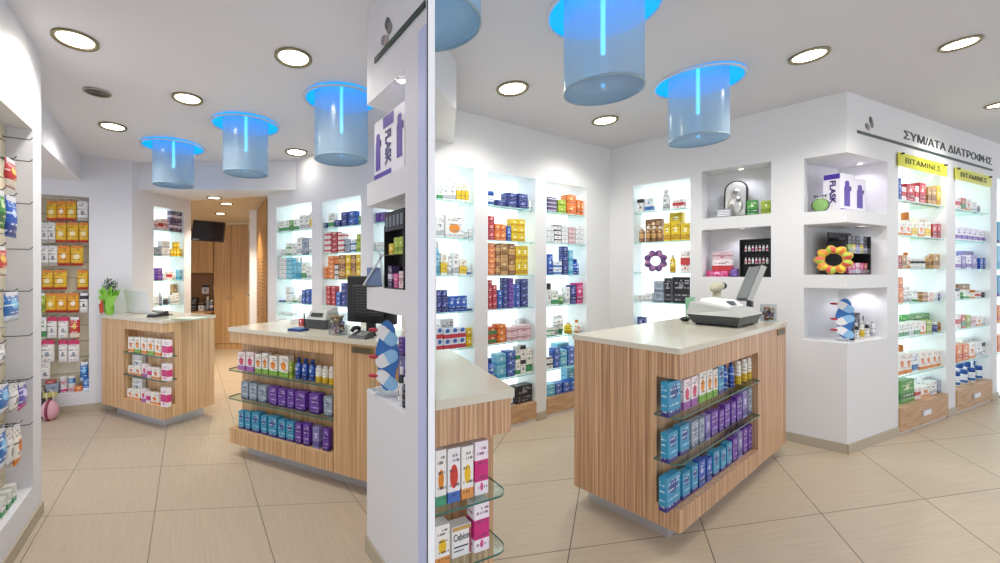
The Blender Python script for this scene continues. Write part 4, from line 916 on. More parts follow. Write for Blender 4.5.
# bags leaning on the floor under the niche
p = LB.w(LB.s(50, -.17), -.17); g = empty('gift_bag', Matrix.Translation((p.x, p.y, 0)), 'pink ball-shaped gift bag with ribbon on the floor by the wall end', 'bag')
MB().ell((0, 0, .095), .075, .06, .095, mat('pink_fabric', '#d9a7b4', .7), 20, 12).build('body', g)
b = MB(); b.tube([(0.075 * math.sin(t) * .2, -.062 * math.sin(t), .095 - .097 * math.cos(t)) for t in [math.pi * i / 12 for i in range(13)]], .012, mat('wine_ribbon', '#8d3a50', .6)); b.build('ribbon', g)
MB().tube([(-.03, 0, .18), (-.035, 0, .25), (0, 0, .29), (.035, 0, .25), (.03, 0, .18)], .005, mat('pale_cord', '#e6d9c2', .6)).build('handle', g)
p = LB.w(LB.s(42, -.05), -.055); g = empty('tote_bag', Matrix.Translation((p.x, p.y, 0)) @ Matrix.Rotation(LB.a, 4, 'Z'), 'dark tote bag standing behind the pink gift bag', 'bag')
MB().prism([(-.08, -.03), (.07, -.03), (.07, .03), (-.08, .03)], 0, .24, mat('dark_felt', '#3b3437', .8)).build('body', g)
MB().tube([(-.05, -.032, .24), (-.04, -.034, .31), (.03, -.034, .31), (.04, -.032, .24)], .006, BLACK).build('handle', g)
MB().box(.02, .13, -.045, -.035, .2, .25, mat('olive_label', '#b9b56a', .6)).build('tag_label', g)

# ================================================================ WRITING ON THE SUPPLEMENT WALL
INK = mat('sign_ink_green', '#20332b', .4); STRIPE = mat('sign_stripe_green', '#1f3a30', .4); YEL = mat('sign_yellow', '#d6d51c', .35); SIGNK = mat('sign_black', '#1c1c14', .5)
sa, sb2 = RV.s(903.5), RV.s(991.5)
me, tw_, th_ = text_mesh('ΣΥΜ/ΑΤΑ ΔΙΑΤΡΟΦΗΣ', .1, INK, .002, .0004)
sc_x = (sb2 - sa) / tw_; 
o = link('wall_lettering', me, None, RV.m(sa, -.0025, 2.577) @ FACE @ Matrix.Diagonal((sc_x, .072 / .0727 if th_ < .08 else .078 / th_, 1, 1))); tag(o, 'dark green capital lettering above the long stripe over the supplement cabinets', 'lettering')
o = MB().box(RV.s(857), RV.s(992), -.004, -.0005, 2.513, 2.536, STRIPE).build('wall_stripe', None, RV.m()); tag(o, 'long dark green stripe over the supplement cabinets', 'stripe')
def capsule(mb, x, z, l, r, ang, m1, m2, y=-.004):
    ca, sn = math.cos(ang), math.sin(ang)
    for half, m in ((1, m1), (-1, m2)):
        pts = [(0, -r * half), (l / 2 - r, -r * half)] if half > 0 else [(0, r), (-(l / 2 - r), r)]
        for k in range(9):
            a = (-90 + 180 * k / 8) if half > 0 else (90 + 180 * k / 8)
            pts.append(((l / 2 - r) * half + r * math.cos(R(a)), r * math.sin(R(a))))
        pts.append((0, r * half)); q = [(x + px * ca - pz_ * sn, z + px * sn + pz_ * ca) for px, pz_ in pts]
        n = len(q); vs = [(a, y, b) for a, b in q] + [(a, -.0004, b) for a, b in q]
        mb.faces(vs, [tuple(range(n)), tuple(range(n, 2 * n))[::-1]] + [(i, (i + 1) % n, n + (i + 1) % n, n + i) for i in range(n)], m)
PD = mat('pill_dark', '#474a48', .4); PP = mat('pill_beige', '#a89a94', .4); PG2 = mat('pill_grey', '#7d7a78', .4)
def emblem(wall, u0, u1, z0, z1, label):
    mb = MB(); s0, s1 = wall.s(u0), wall.s(u1); w = s1 - s0; hh_ = z1 - z0
    capsule(mb, s0 + w * .62, z0 + hh_ * .64, hh_ * .78, hh_ * .19, R(125), PD, PG2); capsule(mb, s0 + w * .36, z0 + hh_ * .26, hh_ * .62, hh_ * .17, R(-24), PP, PG2, -.006)
    tag(mb.build('pill_emblem', None, wall.m()), label, 'emblem')
emblem(RV, 862, 876.5, 2.553, 2.676, 'grey and beige capsule emblem above the start of the long stripe')
emblem(LP, 381, 394, 2.45, 2.575, 'grey capsule emblem high on the slim niche pillar')
o = MB().box(LP.s(375.6), LP.len - .004, -.008, -.0045, 2.425, 2.45, STRIPE).build('wall_stripe', None, LP.m()); tag(o, 'short dark green stripe on the slim niche pillar', 'stripe')
for i, (h, nm) in enumerate(zip(hv[:2], ('first', 'second'))):
    a, b = RV.s(898 if i == 0 else 955, -.012), h[1] - .05; e = empty('shelf_sign', RV.m(a, -.012, 2.325), f'yellow lettered sign over the {nm} supplement cabinet', 'sign', 'yellow supplement signs')
    w_ = b - a; MB().box(0, w_, -.003, .0005, 0, .118, YEL).build('sign_panel', e)
    MB().box(w_ + .0005, w_ + .022, -.003, .0005, 0, .118, ACRYL).build('clear_end', e)
    me, tw_, th_ = text_mesh('ΒΙΤΑΜΙΝΕΣ', .05, SIGNK, .001, .0)
    link('lettering', me, e, Matrix.Translation((w_ * .13, -.0045, .036)) @ FACE @ Matrix.Diagonal((w_ * .72 / tw_, .046 / th_, 1, 1)))
    for x in (.06, w_ - .06): MB().lathe([(.009, 0), (.009, .016), (.006, .018)], DGREY, 12, Matrix.Translation((x, -.003, .108)) @ Matrix.Rotation(R(90), 4, 'X')).build('standoff', e)

# ================================================================ NICHE CONTENTS, BIGGER ROOM
PUR = mat('flask_purple', '#4a2a9c', .35); PUR2 = mat('flask_purple_dark', '#35206f', .4)
def flask_shape(mb, x, z, w, h, y):
    p = [(-.5, 0), (.5, 0), (.5, .72), (.36, .8), (.36, .93), (.22, 1), (-.22, 1), (-.36, .93), (-.36, .8), (-.5, .72)]
    vs = [(x + a * w, y, z + b * h) for a, b in p] + [(x + a * w, -.0003, z + b * h) for a, b in p]; n = len(p)
    mb.faces(vs, [tuple(range(n)), tuple(range(n, 2 * n))[::-1]] + [(i, (i + 1) % n, n + (i + 1) % n, n + i) for i in range(n)], PUR)
    mb.box(x + w * .5, x + w * .72, y, -.0003, z + h * .62, z + h * .8, PUR2)
def flask_box(mtx, w, h, d, label, side=True, middle=False):
    e = empty('flask_box', mtx, label, 'box', 'flask boxes'); MB().box(0, w, 0, d, 0, h, mat('gloss_white', '#eeeaf2', .3)).build('carton', e)
    mb = MB()
    if middle:
        flask_shape(mb, w * .14, h * .16, w * .16, h * .62, -.002); flask_shape(mb, w * .86, h * .2, w * .16, h * .66, -.002)
        mb.box(w * .33, w * .67, -.002, -.0003, h * .8, h * .985, PUR); mb.box(0.002, w * .6, -.002, -.0003, .002, h * .1, PUR)
    else: flask_shape(mb, w * .5, h * .16, w * .44, h * .66, -.002); mb.box(.002, w - .002, -.002, -.0003, .002, h * .09, PUR)
    mb.build('printed_flask', e)
    me, a, b = text_mesh('FLASK', .06, PUR2 if not middle else PUR2, .0006, .0022)
    if middle: q = Matrix.Translation((w * .40, -.0016, h * .74)) @ FACE @ Matrix.Rotation(R(-90), 4, 'Z') @ Matrix.Diagonal((h * .56 / a, w * .2 / b, 1, 1))
    else: q = Matrix.Translation((-.0016, d * .62, h * .82)) @ Matrix.Rotation(R(-90), 4, 'Z') @ FACE @ Matrix.Rotation(R(-90), 4, 'Z') @ Matrix.Diagonal((h * .6 / a, d * .36 / b, 1, 1))
    if side or middle: link('lettering', me, e, q)
    if side: MB().box(-.002, -.0003, .004, d - .004, h * .86, h * .99, PUR).build('side_stripe', e)
zN1, zN2, zN3 = pz[2][0], pz[1][0], pz[0][0]
hF = .315
x0 = RV.s(840.5, .09); x1 = RV.s(853.5, .09); x2 = RV.s(866, .09)
flask_box(RV.m(x0, .09, zN1 + .0005), x1 - x0 - .002, hF, .11, 'white box with purple flask and lettered side, on the wide pillar')
flask_box(RV.m(x1, .09, zN1 + .0005), x2 - x1 - .002, hF - .02, .11, 'second white purple-flask box behind the lettered one on the wide pillar', False)
for i, (u, k, h) in enumerate([(869.5, 'wb', .16), (873, 'gs', .24), (876.5, 'wb', .23)]):
    product('u', 'cream_tube', .04, h, .04, k, RV.m(RV.s(u, .12), .12, zN1 + .0005), f'{DES[k][0]} cream tube, {ORD[i]} beside the flask boxes', 'tube', 'tubes beside the flask boxes')
p = RL.w(RL.s(820, .06), .06); e = empty('perfume_bottle', Matrix.Translation((p.x, p.y, zN1)) @ Matrix.Rotation(RL.a, 4, 'Z'), 'round green glass bottle with bow in the top pillar niche', 'bottle')
MB().ell((0, .02, .057), .05, .028, .055, mat('green_glass', '#7fa860', .1), 18, 12).build('body', e)
MB().lathe([(.018, .105), (.018, .125), (.01, .132)], CHROME, 14, Matrix.Translation((0, .02, 0))).tube([(-.03, .02, .118), (-.04, .02, .14), (0, .02, .124), (.04, .02, .14), (.03, .02, .118)], .005, DGREY).build('stopper', e)
MB().lathe([(.052, -.006), (.057, 0), (.052, .006), (.048, 0)], DGREY, 24, Matrix.Translation((0, .02, .057)) @ Matrix.Rotation(R(90), 4, 'X'), False).build('rim', e)

def flower_ring(mtx, r, hole_r, cols, label, lobes=8):
    mb = MB(); n = lobes * 8; seg = 10; vs = []
    for k in range(n):
        a = 2 * math.pi * k / n; lob = abs(math.sin(lobes * a / 2)); Ro = r * (.80 + .2 * lob); mid = (Ro + hole_r) / 2; tr = (Ro - hole_r) / 2
        for j in range(seg):
            b = 2 * math.pi * j / seg; vs.append(((mid + tr * math.cos(b)) * math.cos(a), .028 * math.sin(b) * (.6 + .4 * lob), (mid + tr * math.cos(b)) * math.sin(a)))
    for c, m in enumerate(cols):
        fs = [(k * seg + j, ((k + 1) % n) * seg + j, ((k + 1) % n) * seg + (j + 1) % seg, k * seg + (j + 1) % seg) for k in range(n) for j in range(seg) if ((k // 4 + (j // 3)) % len(cols)) == c]
        mb.faces(vs, fs, m, True)
    o = mb.build('flower_ring', None, mtx); tag(o, label, 'flower ring'); return o
cc = [mat('ring_' + n, c, .45) for n, c in (('plum', '#7a4a86'), ('rose', '#a8779f'), ('mauve', '#5d3f73'))]
zc = 1.405; uu = 655.5; rr = (RL.z(uu, 249.5, .06) - zc) / 2
flower_ring(RL.m(RL.s(uu, .07), .07, zc + rr + .001), rr, rr * .42, cc, 'purple flower-shaped ring standing on the third shelf of the lit cabinet')
cc = [mat('ring_' + n, c, .45) for n, c in (('orange', '#e98a3a'), ('yellow', '#e6cf3f'), ('coral', '#e2604a'), ('lime', '#b9cf4a'))]
p = RL.w(RL.s(833.5, .02), .03); rr = (H - (245 - CY) * p.y / F - zN2) / 2
flower_ring(RL.m(RL.s(833.5, .03), .03, zN2 + rr + .001), rr, rr * .42, cc, 'orange and yellow flower-shaped ring in the middle pillar niche', 9)
# icon plaque
zI = n1[2]; p = RL.m(RL.s(735, .13), .13, zI + .0045) @ Matrix.Rotation(R(-8), 4, 'X'); w_ = RL.s(747.5, .13) - RL.s(723.5, .13); h_ = RL.z(735, 180, .13) - zI
e = empty('silver_plaque', p, 'arched silver relief plaque standing in the upper wall niche', 'plaque')
def arch(w, h, inset=0): r = w / 2 - inset; return [(-r, inset), (r, inset)] + [(r * math.cos(R(a)), h - w / 2 + r * math.sin(R(a))) for a in range(0, 181, 12)]
def slab(mb, pts, y0, y1, m):
    n = len(pts); vs = [(a, y0, b) for a, b in pts] + [(a, y1, b) for a, b in pts]
    mb.faces(vs, [tuple(range(n)), tuple(range(n, 2 * n))[::-1]] + [(i, (i + 1) % n, n + (i + 1) % n, n + i) for i in range(n)], m)
mb = MB(); slab(mb, arch(w_, h_), 0, .025, mat('dark_walnut', '#2f211c', .4)); mb.build('board', e)
SIL = mat('relief_silver', '#cfcdc6', .42, .75); mb = MB(); slab(mb, arch(w_, h_, .014), -.006, .0, SIL)
mb.ell((.0, -.008, h_ * .66), w_ * .2, .016, w_ * .22, SIL).ell((0, -.012, h_ * .66), w_ * .12, .02, w_ * .14, mat('relief_dark_silver', '#8f8c86', .35, .8)).ell((0, -.008, h_ * .32), w_ * .33, .018, h_ * .26, SIL).ell((w_ * .14, -.016, h_ * .44), w_ * .1, .018, w_ * .11, MATS['relief_dark_silver']).ell((-w_ * .12, -.014, h_ * .25), w_ * .13, .018, h_ * .13, MATS['relief_dark_silver']); mb.build('relief', e)  # darker silver for the raised head and figure parts
e = empty('desk_calendar', RL.m(RL.s(723.5, .05), .05, zI + .0035) @ Matrix.Rotation(R(-14), 4, 'X'), 'small grey calendar leaning before the arched silver plaque', 'calendar')
MB().box(-.06, .06, 0, .012, 0, .085, mat('pewter', '#8d9093', .35, .6), .002).build('frame', e)
mb = MB()
for i in range(4): mb.box(-.048, .048, -.0012, .0004, .014 + i * .016, .022 + i * .016, WHITE)
mb.build('calendar_rows', e)
for u, k, w, h, lab in [(752, 'gy', .075, .135, 'green ornamented box beside the arched silver plaque'), (766, 'gl', .07, .12, 'lime ornamented box in the far end of the icon niche')]:
    product('b', 'ornament_box', w, h, .06, k, RL.m(RL.s(u, .07), .07, zI + .0005), lab, 'box', None)
z2 = n2[2]
for u, v0, d, k, w, h, lab in [(717, 0, .05, 'mg', .17, .055, 'magenta box lying in front in the niche with the black rack'), (722, 0, .13, 'wr', .16, .16, 'white red-banded box standing behind the magenta box'), (734, 0, .06, 'pu', .045, .075, 'small purple box between magenta box and black rack')]:
    product('b', 'cosmetic_box', w, h, .07, k, RL.m(RL.s(u, d), d, z2 + .0005), lab, 'box', None)
product('b', 'cosmetic_box', .15, .075, .06, 'pk', RL.m(RL.s(722, .13), .132, z2 + .162), 'pale pink box lying on the white red-banded box', 'box', None)
def rack(mtx, w, h, d, nsh, label, name='nail_polish_rack'):
    e = empty(name, mtx, label, 'rack'); MB().box(0, .006, 0, d, 0, h, BLACK).box(w - .006, w, 0, d, 0, h, BLACK).box(.006, w - .006, d - .006, d, 0, h, BLACK).build('rack_frame', e)
    for i in range(nsh + 1): MB().box(.0065, w - .0065, 0, d - .0065, i * (h - .006) / nsh, i * (h - .006) / nsh + .006, BLACK).build('shelf', e)
    return e
a = RL.s(739.5, .06); b = RL.s(770, .06); hR = RL.z(755, 239, .06) - z2
rack(RL.m(a, .06, z2 + .0005), b - a, hR, .09, 3, 'black cosmetics rack filling one end of the lower wall niche')
for r in range(1, 3):
    n = 7
    for i in range(n):
        k = ['wp', 'pk', 'wr', 'wg'][(i + r) % 4]; x = a + .02 + (b - a - .04) * (i + .5) / n + .01
        product('t', 'nail_polish', .017, .055, .017, k, RL.m(x, .075, z2 + .001 + r * (hR - .006) / 3 + .006), f'{DES[k][0]} nail polish, {ORD[i]} along {"middle" if r == 1 else "upper"} tier of the black rack', 'bottle', 'nail polish in the black rack')
# middle pillar niche: clear organiser on a dark base
a = RV.s(849, .08); b = min(RV.s(876, .08), kr - .06); hO = .36; w_ = b - a
e = empty('make_up_organiser', RV.m(a, .08, zN2 + .0005), 'black and clear make-up organiser behind the orange flower ring', 'organiser')
MB().box(0, w_, 0, .14, 0, .012, BLACK).box(0, w_, .13, .14, .012, hO, BLACK).box(w_ - .012, w_, 0, .13, .012, hO * .9, BLACK).box(0, .012, .02, .13, .012, hO * .78, BLACK).build('stand', e)
MB().box(.013, w_ - .013, 0, .129, hO * .48, hO * .5, ACRYL).box(.013, w_ - .013, 0, .004, hO * .5, hO * .62, ACRYL).box(.013, w_ - .013, 0, .004, .013, hO * .12, ACRYL).build('clear_tier', e)
for lv, (z, h, ks) in enumerate([(.0125, .085, ['mg', 'mg', 'pk', 'mg', 'rd']), (hO * .5 + .001, .07, ['gl', 'yl', 'lv', 'yl', 'dk']), (hO * .5 + .074, .07, ['bk', 'bk', 'bk', 'gs', 'bk'])]):
    for i, k in enumerate(ks):
        cw = (w_ - .04) / 5
        product('b', 'make_up_box', cw * .9, h, .06, k, RV.m(a + .02 + cw * (i + .5), .095, zN2 + .001 + z), f'{DES[k][0]} make-up box, {ORD[i]} along the {["bottom", "middle", "top"][lv]} layer of the organiser', 'box', 'make-up boxes in the organiser')
# lowest pillar niche: blue card display, nail polish
BLU = mat('display_blue', '#2a6fb8', .35); REDM = mat('display_red', '#b72a3a', .4)
def card_display(mtx, h, label):
    e = empty('card_display', mtx, label, 'display stand'); w = h * .34
    mb = MB(); pts = []
    for k in range(40):
        t = k / 40 * 2 * math.pi; rx = w * (.36 + .12 * abs(math.cos(3 * t))); pts.append((rx * math.cos(t), h * .52 + h * .46 * math.sin(t)))
    slab(mb, pts, 0, .008, BLU); mb.build('backing_card', e)
    for i, zf_ in enumerate((.2, .48, .78)):
        mb = MB(); capsule(mb, 0, h * zf_, h * .34, h * .085, R(30 if i % 2 else -35), mat('pale_blue_print', '#8fc0e6', .4), WHITE, -.006); mb.build('printed_sole', e)
    for i, zf_ in enumerate((.25, .5, .85)): MB().ell((-w * .55, -.008, h * zf_), w * .2, .010, h * .028, REDM).build('red_clip', e)
    MB().box(-w * .45, w * .45, -.03, .05, 0, .008, ACRYL).build('foot', e)
card_display(RV.m(RV.s(845, .06), .06, zN3 + .0005) @ Matrix.Rotation(R(-62), 4, 'Z'), .35, 'blue lobed card display with red clips in the lowest pillar niche')
for i, (u, k, h) in enumerate([(854.5, 'bk', .15), (859, 'wk', .135), (864.5, 'wy', .15), (869.5, 'wk', .14), (875.5, 'wg', .15)]):
    product('t', 'nail_polish', .033, h, .03, k, RV.m(RV.s(u, .05), .05, zN3 + .0005), f'{DES[k][0]} polish bottle, {ORD[i]} from the blue card display', 'bottle', 'polish bottles in the lowest pillar niche')
for i, (u, w, h) in enumerate([(857, .1, .2), (866, .09, .17)]):
    product('b', 'make_up_box', w, h, .05, 'bk', RV.m(RV.s(u, .14), .14, zN3 + .0005), f'black box, {ORD[i]} behind the polish bottles', 'box', None)

# ================================================================ ON THE BIG COUNTER
ct = 1.0304
e = empty('document_scale', RCW.m(1.10, .07, ct), 'light grey and black till machine with small display on the striped counter', 'till')
def frust(mb, x0, x1, y0, y1, z0, X0, X1, Y0, Y1, z1, m, z1b=None):
    zz = z1b if z1b is not None else z1
    vs = [(x0, y0, z0), (x1, y0, z0), (x1, y1, z0), (x0, y1, z0), (X0, Y0, z1), (X1, Y0, z1), (X1, Y1, zz), (X0, Y1, zz)]
    mb.faces(vs, [(3, 2, 1, 0), (4, 5, 6, 7), (0, 1, 5, 4), (1, 2, 6, 5), (2, 3, 7, 6), (3, 0, 4, 7)], m)
mb = MB(); frust(mb, .03, .43, .02, .30, .012, 0, .46, 0, .33, .075, DGREY); mb.box(.05, .10, .03, .08, 0, .012, BLACK).box(.36, .41, .03, .08, 0, .012, BLACK).box(.05, .10, .24, .29, 0, .012, BLACK).box(.36, .41, .24, .29, 0, .012, BLACK); mb.build('base', e)
mb = MB(); frust(mb, -.005, .465, -.005, .335, .0755, .04, .43, .05, .32, .12, LGREY, .165); mb.build('top_cover', e)
mb = MB(); frust(mb, .15, .44, .10, .31, .13, .18, .42, .16, .30, .17, WHITE, .185); mb.build('panel', e)
mb = MB(); frust(mb, .21, .29, .105, .145, .142, .21, .29, .125, .15, .168, mat('lcd_green_grey', '#5b6a66', .2)); mb.build('display', e)
mb = MB()
for i in range(3):
    for j in range(3): mb.box(.46, .468, .10 + i * .05, .13 + i * .05, .03 + j * .014, .038 + j * .014, BLACK)
mb.build('vent_slot', e)
e = empty('pole_display', RCW.m(1.635, .165, ct), 'tilted grey and black screen on a post behind the till machine', 'display')
MB().lathe([(.05, 0), (.05, .012), (.03, .02)], BLACK, 20).box(-.022, .022, -.016, .016, .018, .16, DGREY).build('post', e)
Lx = Vector((.8, -.6, 2.4)).normalized(); Wx = Vector((math.cos(R(42)), math.sin(R(42)), 0)); Wx = (Wx - Lx * Wx.dot(Lx)).normalized(); Nx = Lx.cross(Wx)
tm = Matrix.Translation((0.0, -.0, .285)) @ Matrix((Wx, -Nx, Lx)).transposed().to_4x4()
MB().box(-.075, .075, -.014, .020, -.13, .15, DGREY, .004, tm).build('casing', e); MB().box(-.068, .068, -.017, -.0145, -.12, .14, mat('screen_grey', '#7e8284', .2), 0, tm).build('screen', e)
MB().box(-.08, -.0755, -.016, .022, -.13, .15, LGREY, 0, tm).build('side_rim', e); MB().box(.0755, .08, -.016, .022, -.13, .15, LGREY, 0, tm).build('side_rim', e)
e = empty('barcode_scanner', RCW.m(1.665, .40, ct) @ Matrix.Scale(1.3, 4), 'beige and black hand scanner standing in its holder', 'scanner')
BEI = mat('scanner_beige', '#b9b59a', .45)
mb = MB(); mb.lathe([(.045, 0), (.045, .012), (.02, .02), (.012, .07), (.012, .09)], BLACK, 20); mb.build('holder', e)
mb = MB(); tm = Matrix.Translation((0, 0, .165)) @ Matrix.Rotation(R(-12), 4, 'Y'); mb.ell((0.02, 0, .03), .075, .034, .030, BEI, 18, 10, tm); mb.build('head', e)
mb = MB(); tm = Matrix.Translation((-.01, 0, .125)) @ Matrix.Rotation(R(32), 4, 'Y'); mb.ell((0, 0, 0), .024, .024, .085, BEI, 16, 12, tm); mb.build('grip', e)
MB().ell((.085, 0, .205), .02, .030, .024, BLACK).build('nose', e); MB().tube([(.0, .02, .10), (.0, .06, .03), (.03, .08, .006), (.06, .05, .005)], .004, BLACK).build('cord', e)
MB().box(.0, .012, -.02, .02, .09, .14, BLACK, 0, Matrix.Rotation(R(20), 4, 'Y')).build('trigger', e)
e = empty('note_cube', RCW.m(1.68, .505, ct) @ Matrix.Scale(1.2, 4), 'pale green and white paper block behind the scanner holder', 'note block')
MB().box(-.11, -.05, .02, .06, 0, .045, mat('paper_white', '#e9ebe4', .6), 0).build('white_sheets', e); MB().box(-.115, .03, .061, .066, 0, .14, mat('paper_green', '#8fc9a2', .6)).build('green_card', e)
def candy_box(mtx, w, h, label):
    e = empty('candy_box', mtx, label, 'box'); t = .003
    MB().box(-w/2, w/2, 0, t, .004, h, ACRYL).box(-w/2, w/2, w - t, w, .004, h, ACRYL).box(-w/2, -w/2 + t, t, w - t, .004, h, ACRYL).box(w/2 - t, w/2, t, w - t, .004, h, ACRYL).box(-w/2, w/2, 0, w, 0, .004, ACRYL).build('clear_case', e)
    rnd = random.Random(3); ms = [mat('candy_' + n, c, .4) for n, c in (('red', '#a8433a'), ('gold', '#c79a4a'), ('cream', '#e6dcc4'), ('brown', '#6b4634'), ('lilac', '#8b84b8'))]; mb = MB()
    for i in range(110): mb.ell((rnd.uniform(-w/2 + .012, w/2 - .012), rnd.uniform(.012, w - .012), rnd.uniform(.012, h * .86)), .010, .008, .008, ms[i % 5], 7, 5)
    o = mb.build('sweets', e); o['kind'] = 'stuff'
candy_box(RCW.m(1.80, .05, ct), .085, .13, 'clear box of mixed sweets at the end of the striped counter')
e = empty('computer_mouse', RCW.m(1.30, .49, ct), 'small black mouse beside the till machine', 'mouse')
MB().ell((0, 0, .016), .05, .032, .018, BLACK, 16, 8).build('body', e); MB().box(-.03, -.012, -.004, .004, .026, .034, DGREY).build('wheel', e); MB().tube([(.04, .01, .012), (.09, .03, .006), (.12, .06, .006), (.19, .05, .006)], .003, BLACK).build('cord', e)

# ================================================================ ON THE TWO SMALLER-ROOM COUNTERS
ct = .9854
# laptop counter
q = LC1.m(LC1.s(139, .22), .22, ct) @ Matrix.Rotation(R(8), 4, 'Z'); e = empty('laptop', q, 'open white laptop seen from behind on the small counter', 'laptop')
MB().box(-.16, .16, .02, .25, 0, .016, WHITE, .003).build('base', e); MB().box(-.15, .15, .05, .2, .0162, .018, DGREY).build('keyboard', e)
tm = Matrix.Translation((0, .02, .016)) @ Matrix.Rotation(R(14), 4, 'X'); MB().box(-.16, .16, -.01, .0, .0, .235, mat('laptop_lid', '#e4e6ea', .3), .003, tm).build('lid', e); MB().box(-.15, .15, .0003, .002, .012, .225, BLACK, 0, tm).build('screen', e)
q = LC1.m(LC1.s(109, .05), .05, ct) @ Matrix.Diagonal((1.15, .36, 1.12, 1)); e = empty('wrapped_plant', q, 'small bushy plant wrapped in bright green tulle with a red card', 'plant')
rnd = random.Random(5); mb = MB(); tul = mat('lime_tulle', '#8fd14a', .5)
prof = []
nseg = 36
vs = []
for j, (r, z) in enumerate([(.05, .0), (.075, .05), (.06, .11), (.085, .16), (.13, .205)]):
    for k in range(nseg): a = 2 * math.pi * k / nseg; rr = r * (1 + (.22 if j > 2 else .1) * math.sin(k * 5.3 + j) * (1 if k % 2 else -.5)); vs.append((rr * math.cos(a), rr * math.sin(a), z + (.035 * math.sin(k * 2.7) if j == 4 else 0)))
fs = [(j * nseg + k, j * nseg + (k + 1) % nseg, (j + 1) * nseg + (k + 1) % nseg, (j + 1) * nseg + k) for j in range(4) for k in range(nseg)] + [tuple(range(nseg))[::-1]]
mb.faces(vs, fs, tul); 
for ax, hx, L_ in ((-60, .11, .105), (58, .10, .14), (-28, .16, .11), (30, .15, .12)):
    mb.lathe([(.05, 0), (.045, L_ * .3), (.022, L_ * .7), (.002, L_)], tul, 10, Matrix.Translation((math.sin(R(ax)) * .05, -.06, hx)) @ Matrix.Rotation(R(ax), 4, 'Y') @ Matrix.Diagonal((1, .35, 1, 1)), True, False)
o = mb.build('tulle_wrap', e)
MB().tube([(0, 0, .05), (.005, 0, .15), (-.01, .01, .24)], .008, mat('stem_brown', '#5a4a2c', .7)).build('stem', e)
lf = MB(); LG = [mat('leaf_dark', '#23451f', .5), mat('leaf_mid', '#345f28', .5)]
for i in range(260):
    c = Vector((.03 + max(-.09, min(.09, rnd.gauss(0, .055))), max(-.06, min(.03, rnd.gauss(-.02, .04))), .258 + max(-.05, min(.05, rnd.gauss(0, .03))))); a = rnd.uniform(0, 6.28); t = rnd.uniform(-.6, .8); L = rnd.uniform(.022, .038)
    d = Vector((math.cos(a), math.sin(a), t)).normalized(); sd = d.cross(Vector((0, 0, 1))).normalized() * L * .3; up = Vector((0, 0, .004))
    lf.faces([c, c + d * L * .5 + sd + up, c + d * L, c + d * L * .5 - sd + up], [(0, 1, 2, 3)], LG[i % 2])
lf.build('foliage', e)
MB().box(-.07, -.005, -.115, -.110, .02, .135, mat('card_red', '#c9482e', .5), 0, Matrix.Rotation(R(-12), 4, 'Y')).build('red_card', e)
MB().box(-.075, -.035, -.119, -.1155, .11, .14, WHITE, 0, Matrix.Rotation(R(-12), 4, 'Y')).build('gift_tag', e)
e = empty('card_reader', LC1.m(LC1.s(158, .16), .16, ct) @ Matrix.Rotation(R(20), 4, 'Z'), 'small black card reader with cable beside the laptop', 'card reader')
mb = MB(); frust(mb, -.045, .045, -.09, .09, 0, -.04, .04, -.085, .085, .02, BLACK, .045); mb.build('body', e); MB().box(-.03, .03, .03, .07, .036, .0455, LGREY).build('display', e)
mb = MB()
for i in range(3):
    for j in range(3): mb.box(-.028 + i * .02, -.014 + i * .02, -.06 + j * .022, -.046 + j * .022, .024, .034, LGREY)
mb.build('keypad', e); MB().tube([(0, .09, .02), (.05, .13, .006), (-.02, .18, .005), (-.08, .16, .005)], .004, BLACK).build('cord', e)
e = empty('green_folder', LC1.m(LC1.s(190, .2), .2, ct) @ Matrix.Rotation(R(15), 4, 'Z'), 'pale green paper folder lying on the passage end of the small counter', 'folder')
MB().box(-.12, .12, -.09, .09, 0, .004, mat('folder_green', '#a9d7a2', .6)).build('cover', e); MB().box(-.11, .115, -.085, .085, .0042, .007, mat('paper_white', '#e9ebe4')).build('paper', e)
# monitor counter
e = empty('monitor', LC2.m(1.165, .24, ct), 'large black monitor seen from behind on the long counter', 'monitor')
MB().box(-.2, .2, -.02, .022, .075, .40, BLACK, .008).box(-.13, .13, -.05, -.0195, .12, .34, mat('black_matt', '#1f1f22', .6), .01).build('casing', e); MB().box(-.19, .19, .0225, .025, .09, .39, mat('screen_dark', '#22262b', .15)).build('screen', e)
MB().box(-.03, .03, -.02, .01, .008, .0755, BLACK).build('neck', e); MB().lathe([(.11, 0), (.11, .006), (.09, .011)], BLACK, 24).build('foot', e)
mb = MB()
for i in range(9): mb.box(-.10, .10, -.0515, -.0505, .15 + i * .02, .156 + i * .02, DGREY)
mb.build('rear_vent', e)
e = empty('receipt_printer', LC2.m(LC2.s(315, .24), .24, ct), 'light grey till printer with dark base beside the pen stand', 'till')
mb = MB(); frust(mb, -.10, .10, 0, .16, 0, -.105, .105, -.005, .165, .07, DGREY); mb.build('base', e)
mb = MB(); frust(mb, -.09, .10, .0, .16, .0705, -.08, .085, .04, .15, .135, LGREY, .16); mb.build('top_cover', e)
mb = MB(); frust(mb, -.055, .06, .006, .03, .092, -.05, .055, .02, .04, .118, BLACK); mb.build('display', e)
e = empty('pen_stand', LC2.m(LC2.s(305, .14), .14, ct), 'black chained pen standing in a round holder', 'pen')
MB().lathe([(.025, 0), (.024, .008), (.008, .018)], BLACK, 18).build('holder', e); MB().tube([(0, 0, .018), (-.006, 0, .09), (-.01, 0, .13)], .005, BLACK).build('shaft', e)
e = empty('notepad', LC2.m(LC2.s(297, .1), .1, ct) @ Matrix.Rotation(R(6), 4, 'Z'), 'dark blue pad lying flat near the pen stand', 'pad')
MB().box(-.06, .06, -.03, .06, 0, .016, mat('pad_blue', '#27407c', .5)).build('pad', e); MB().box(-.055, .055, -.025, .055, .0162, .019, mat('pad_sheet', '#5a78b0', .5)).build('sheet', e)
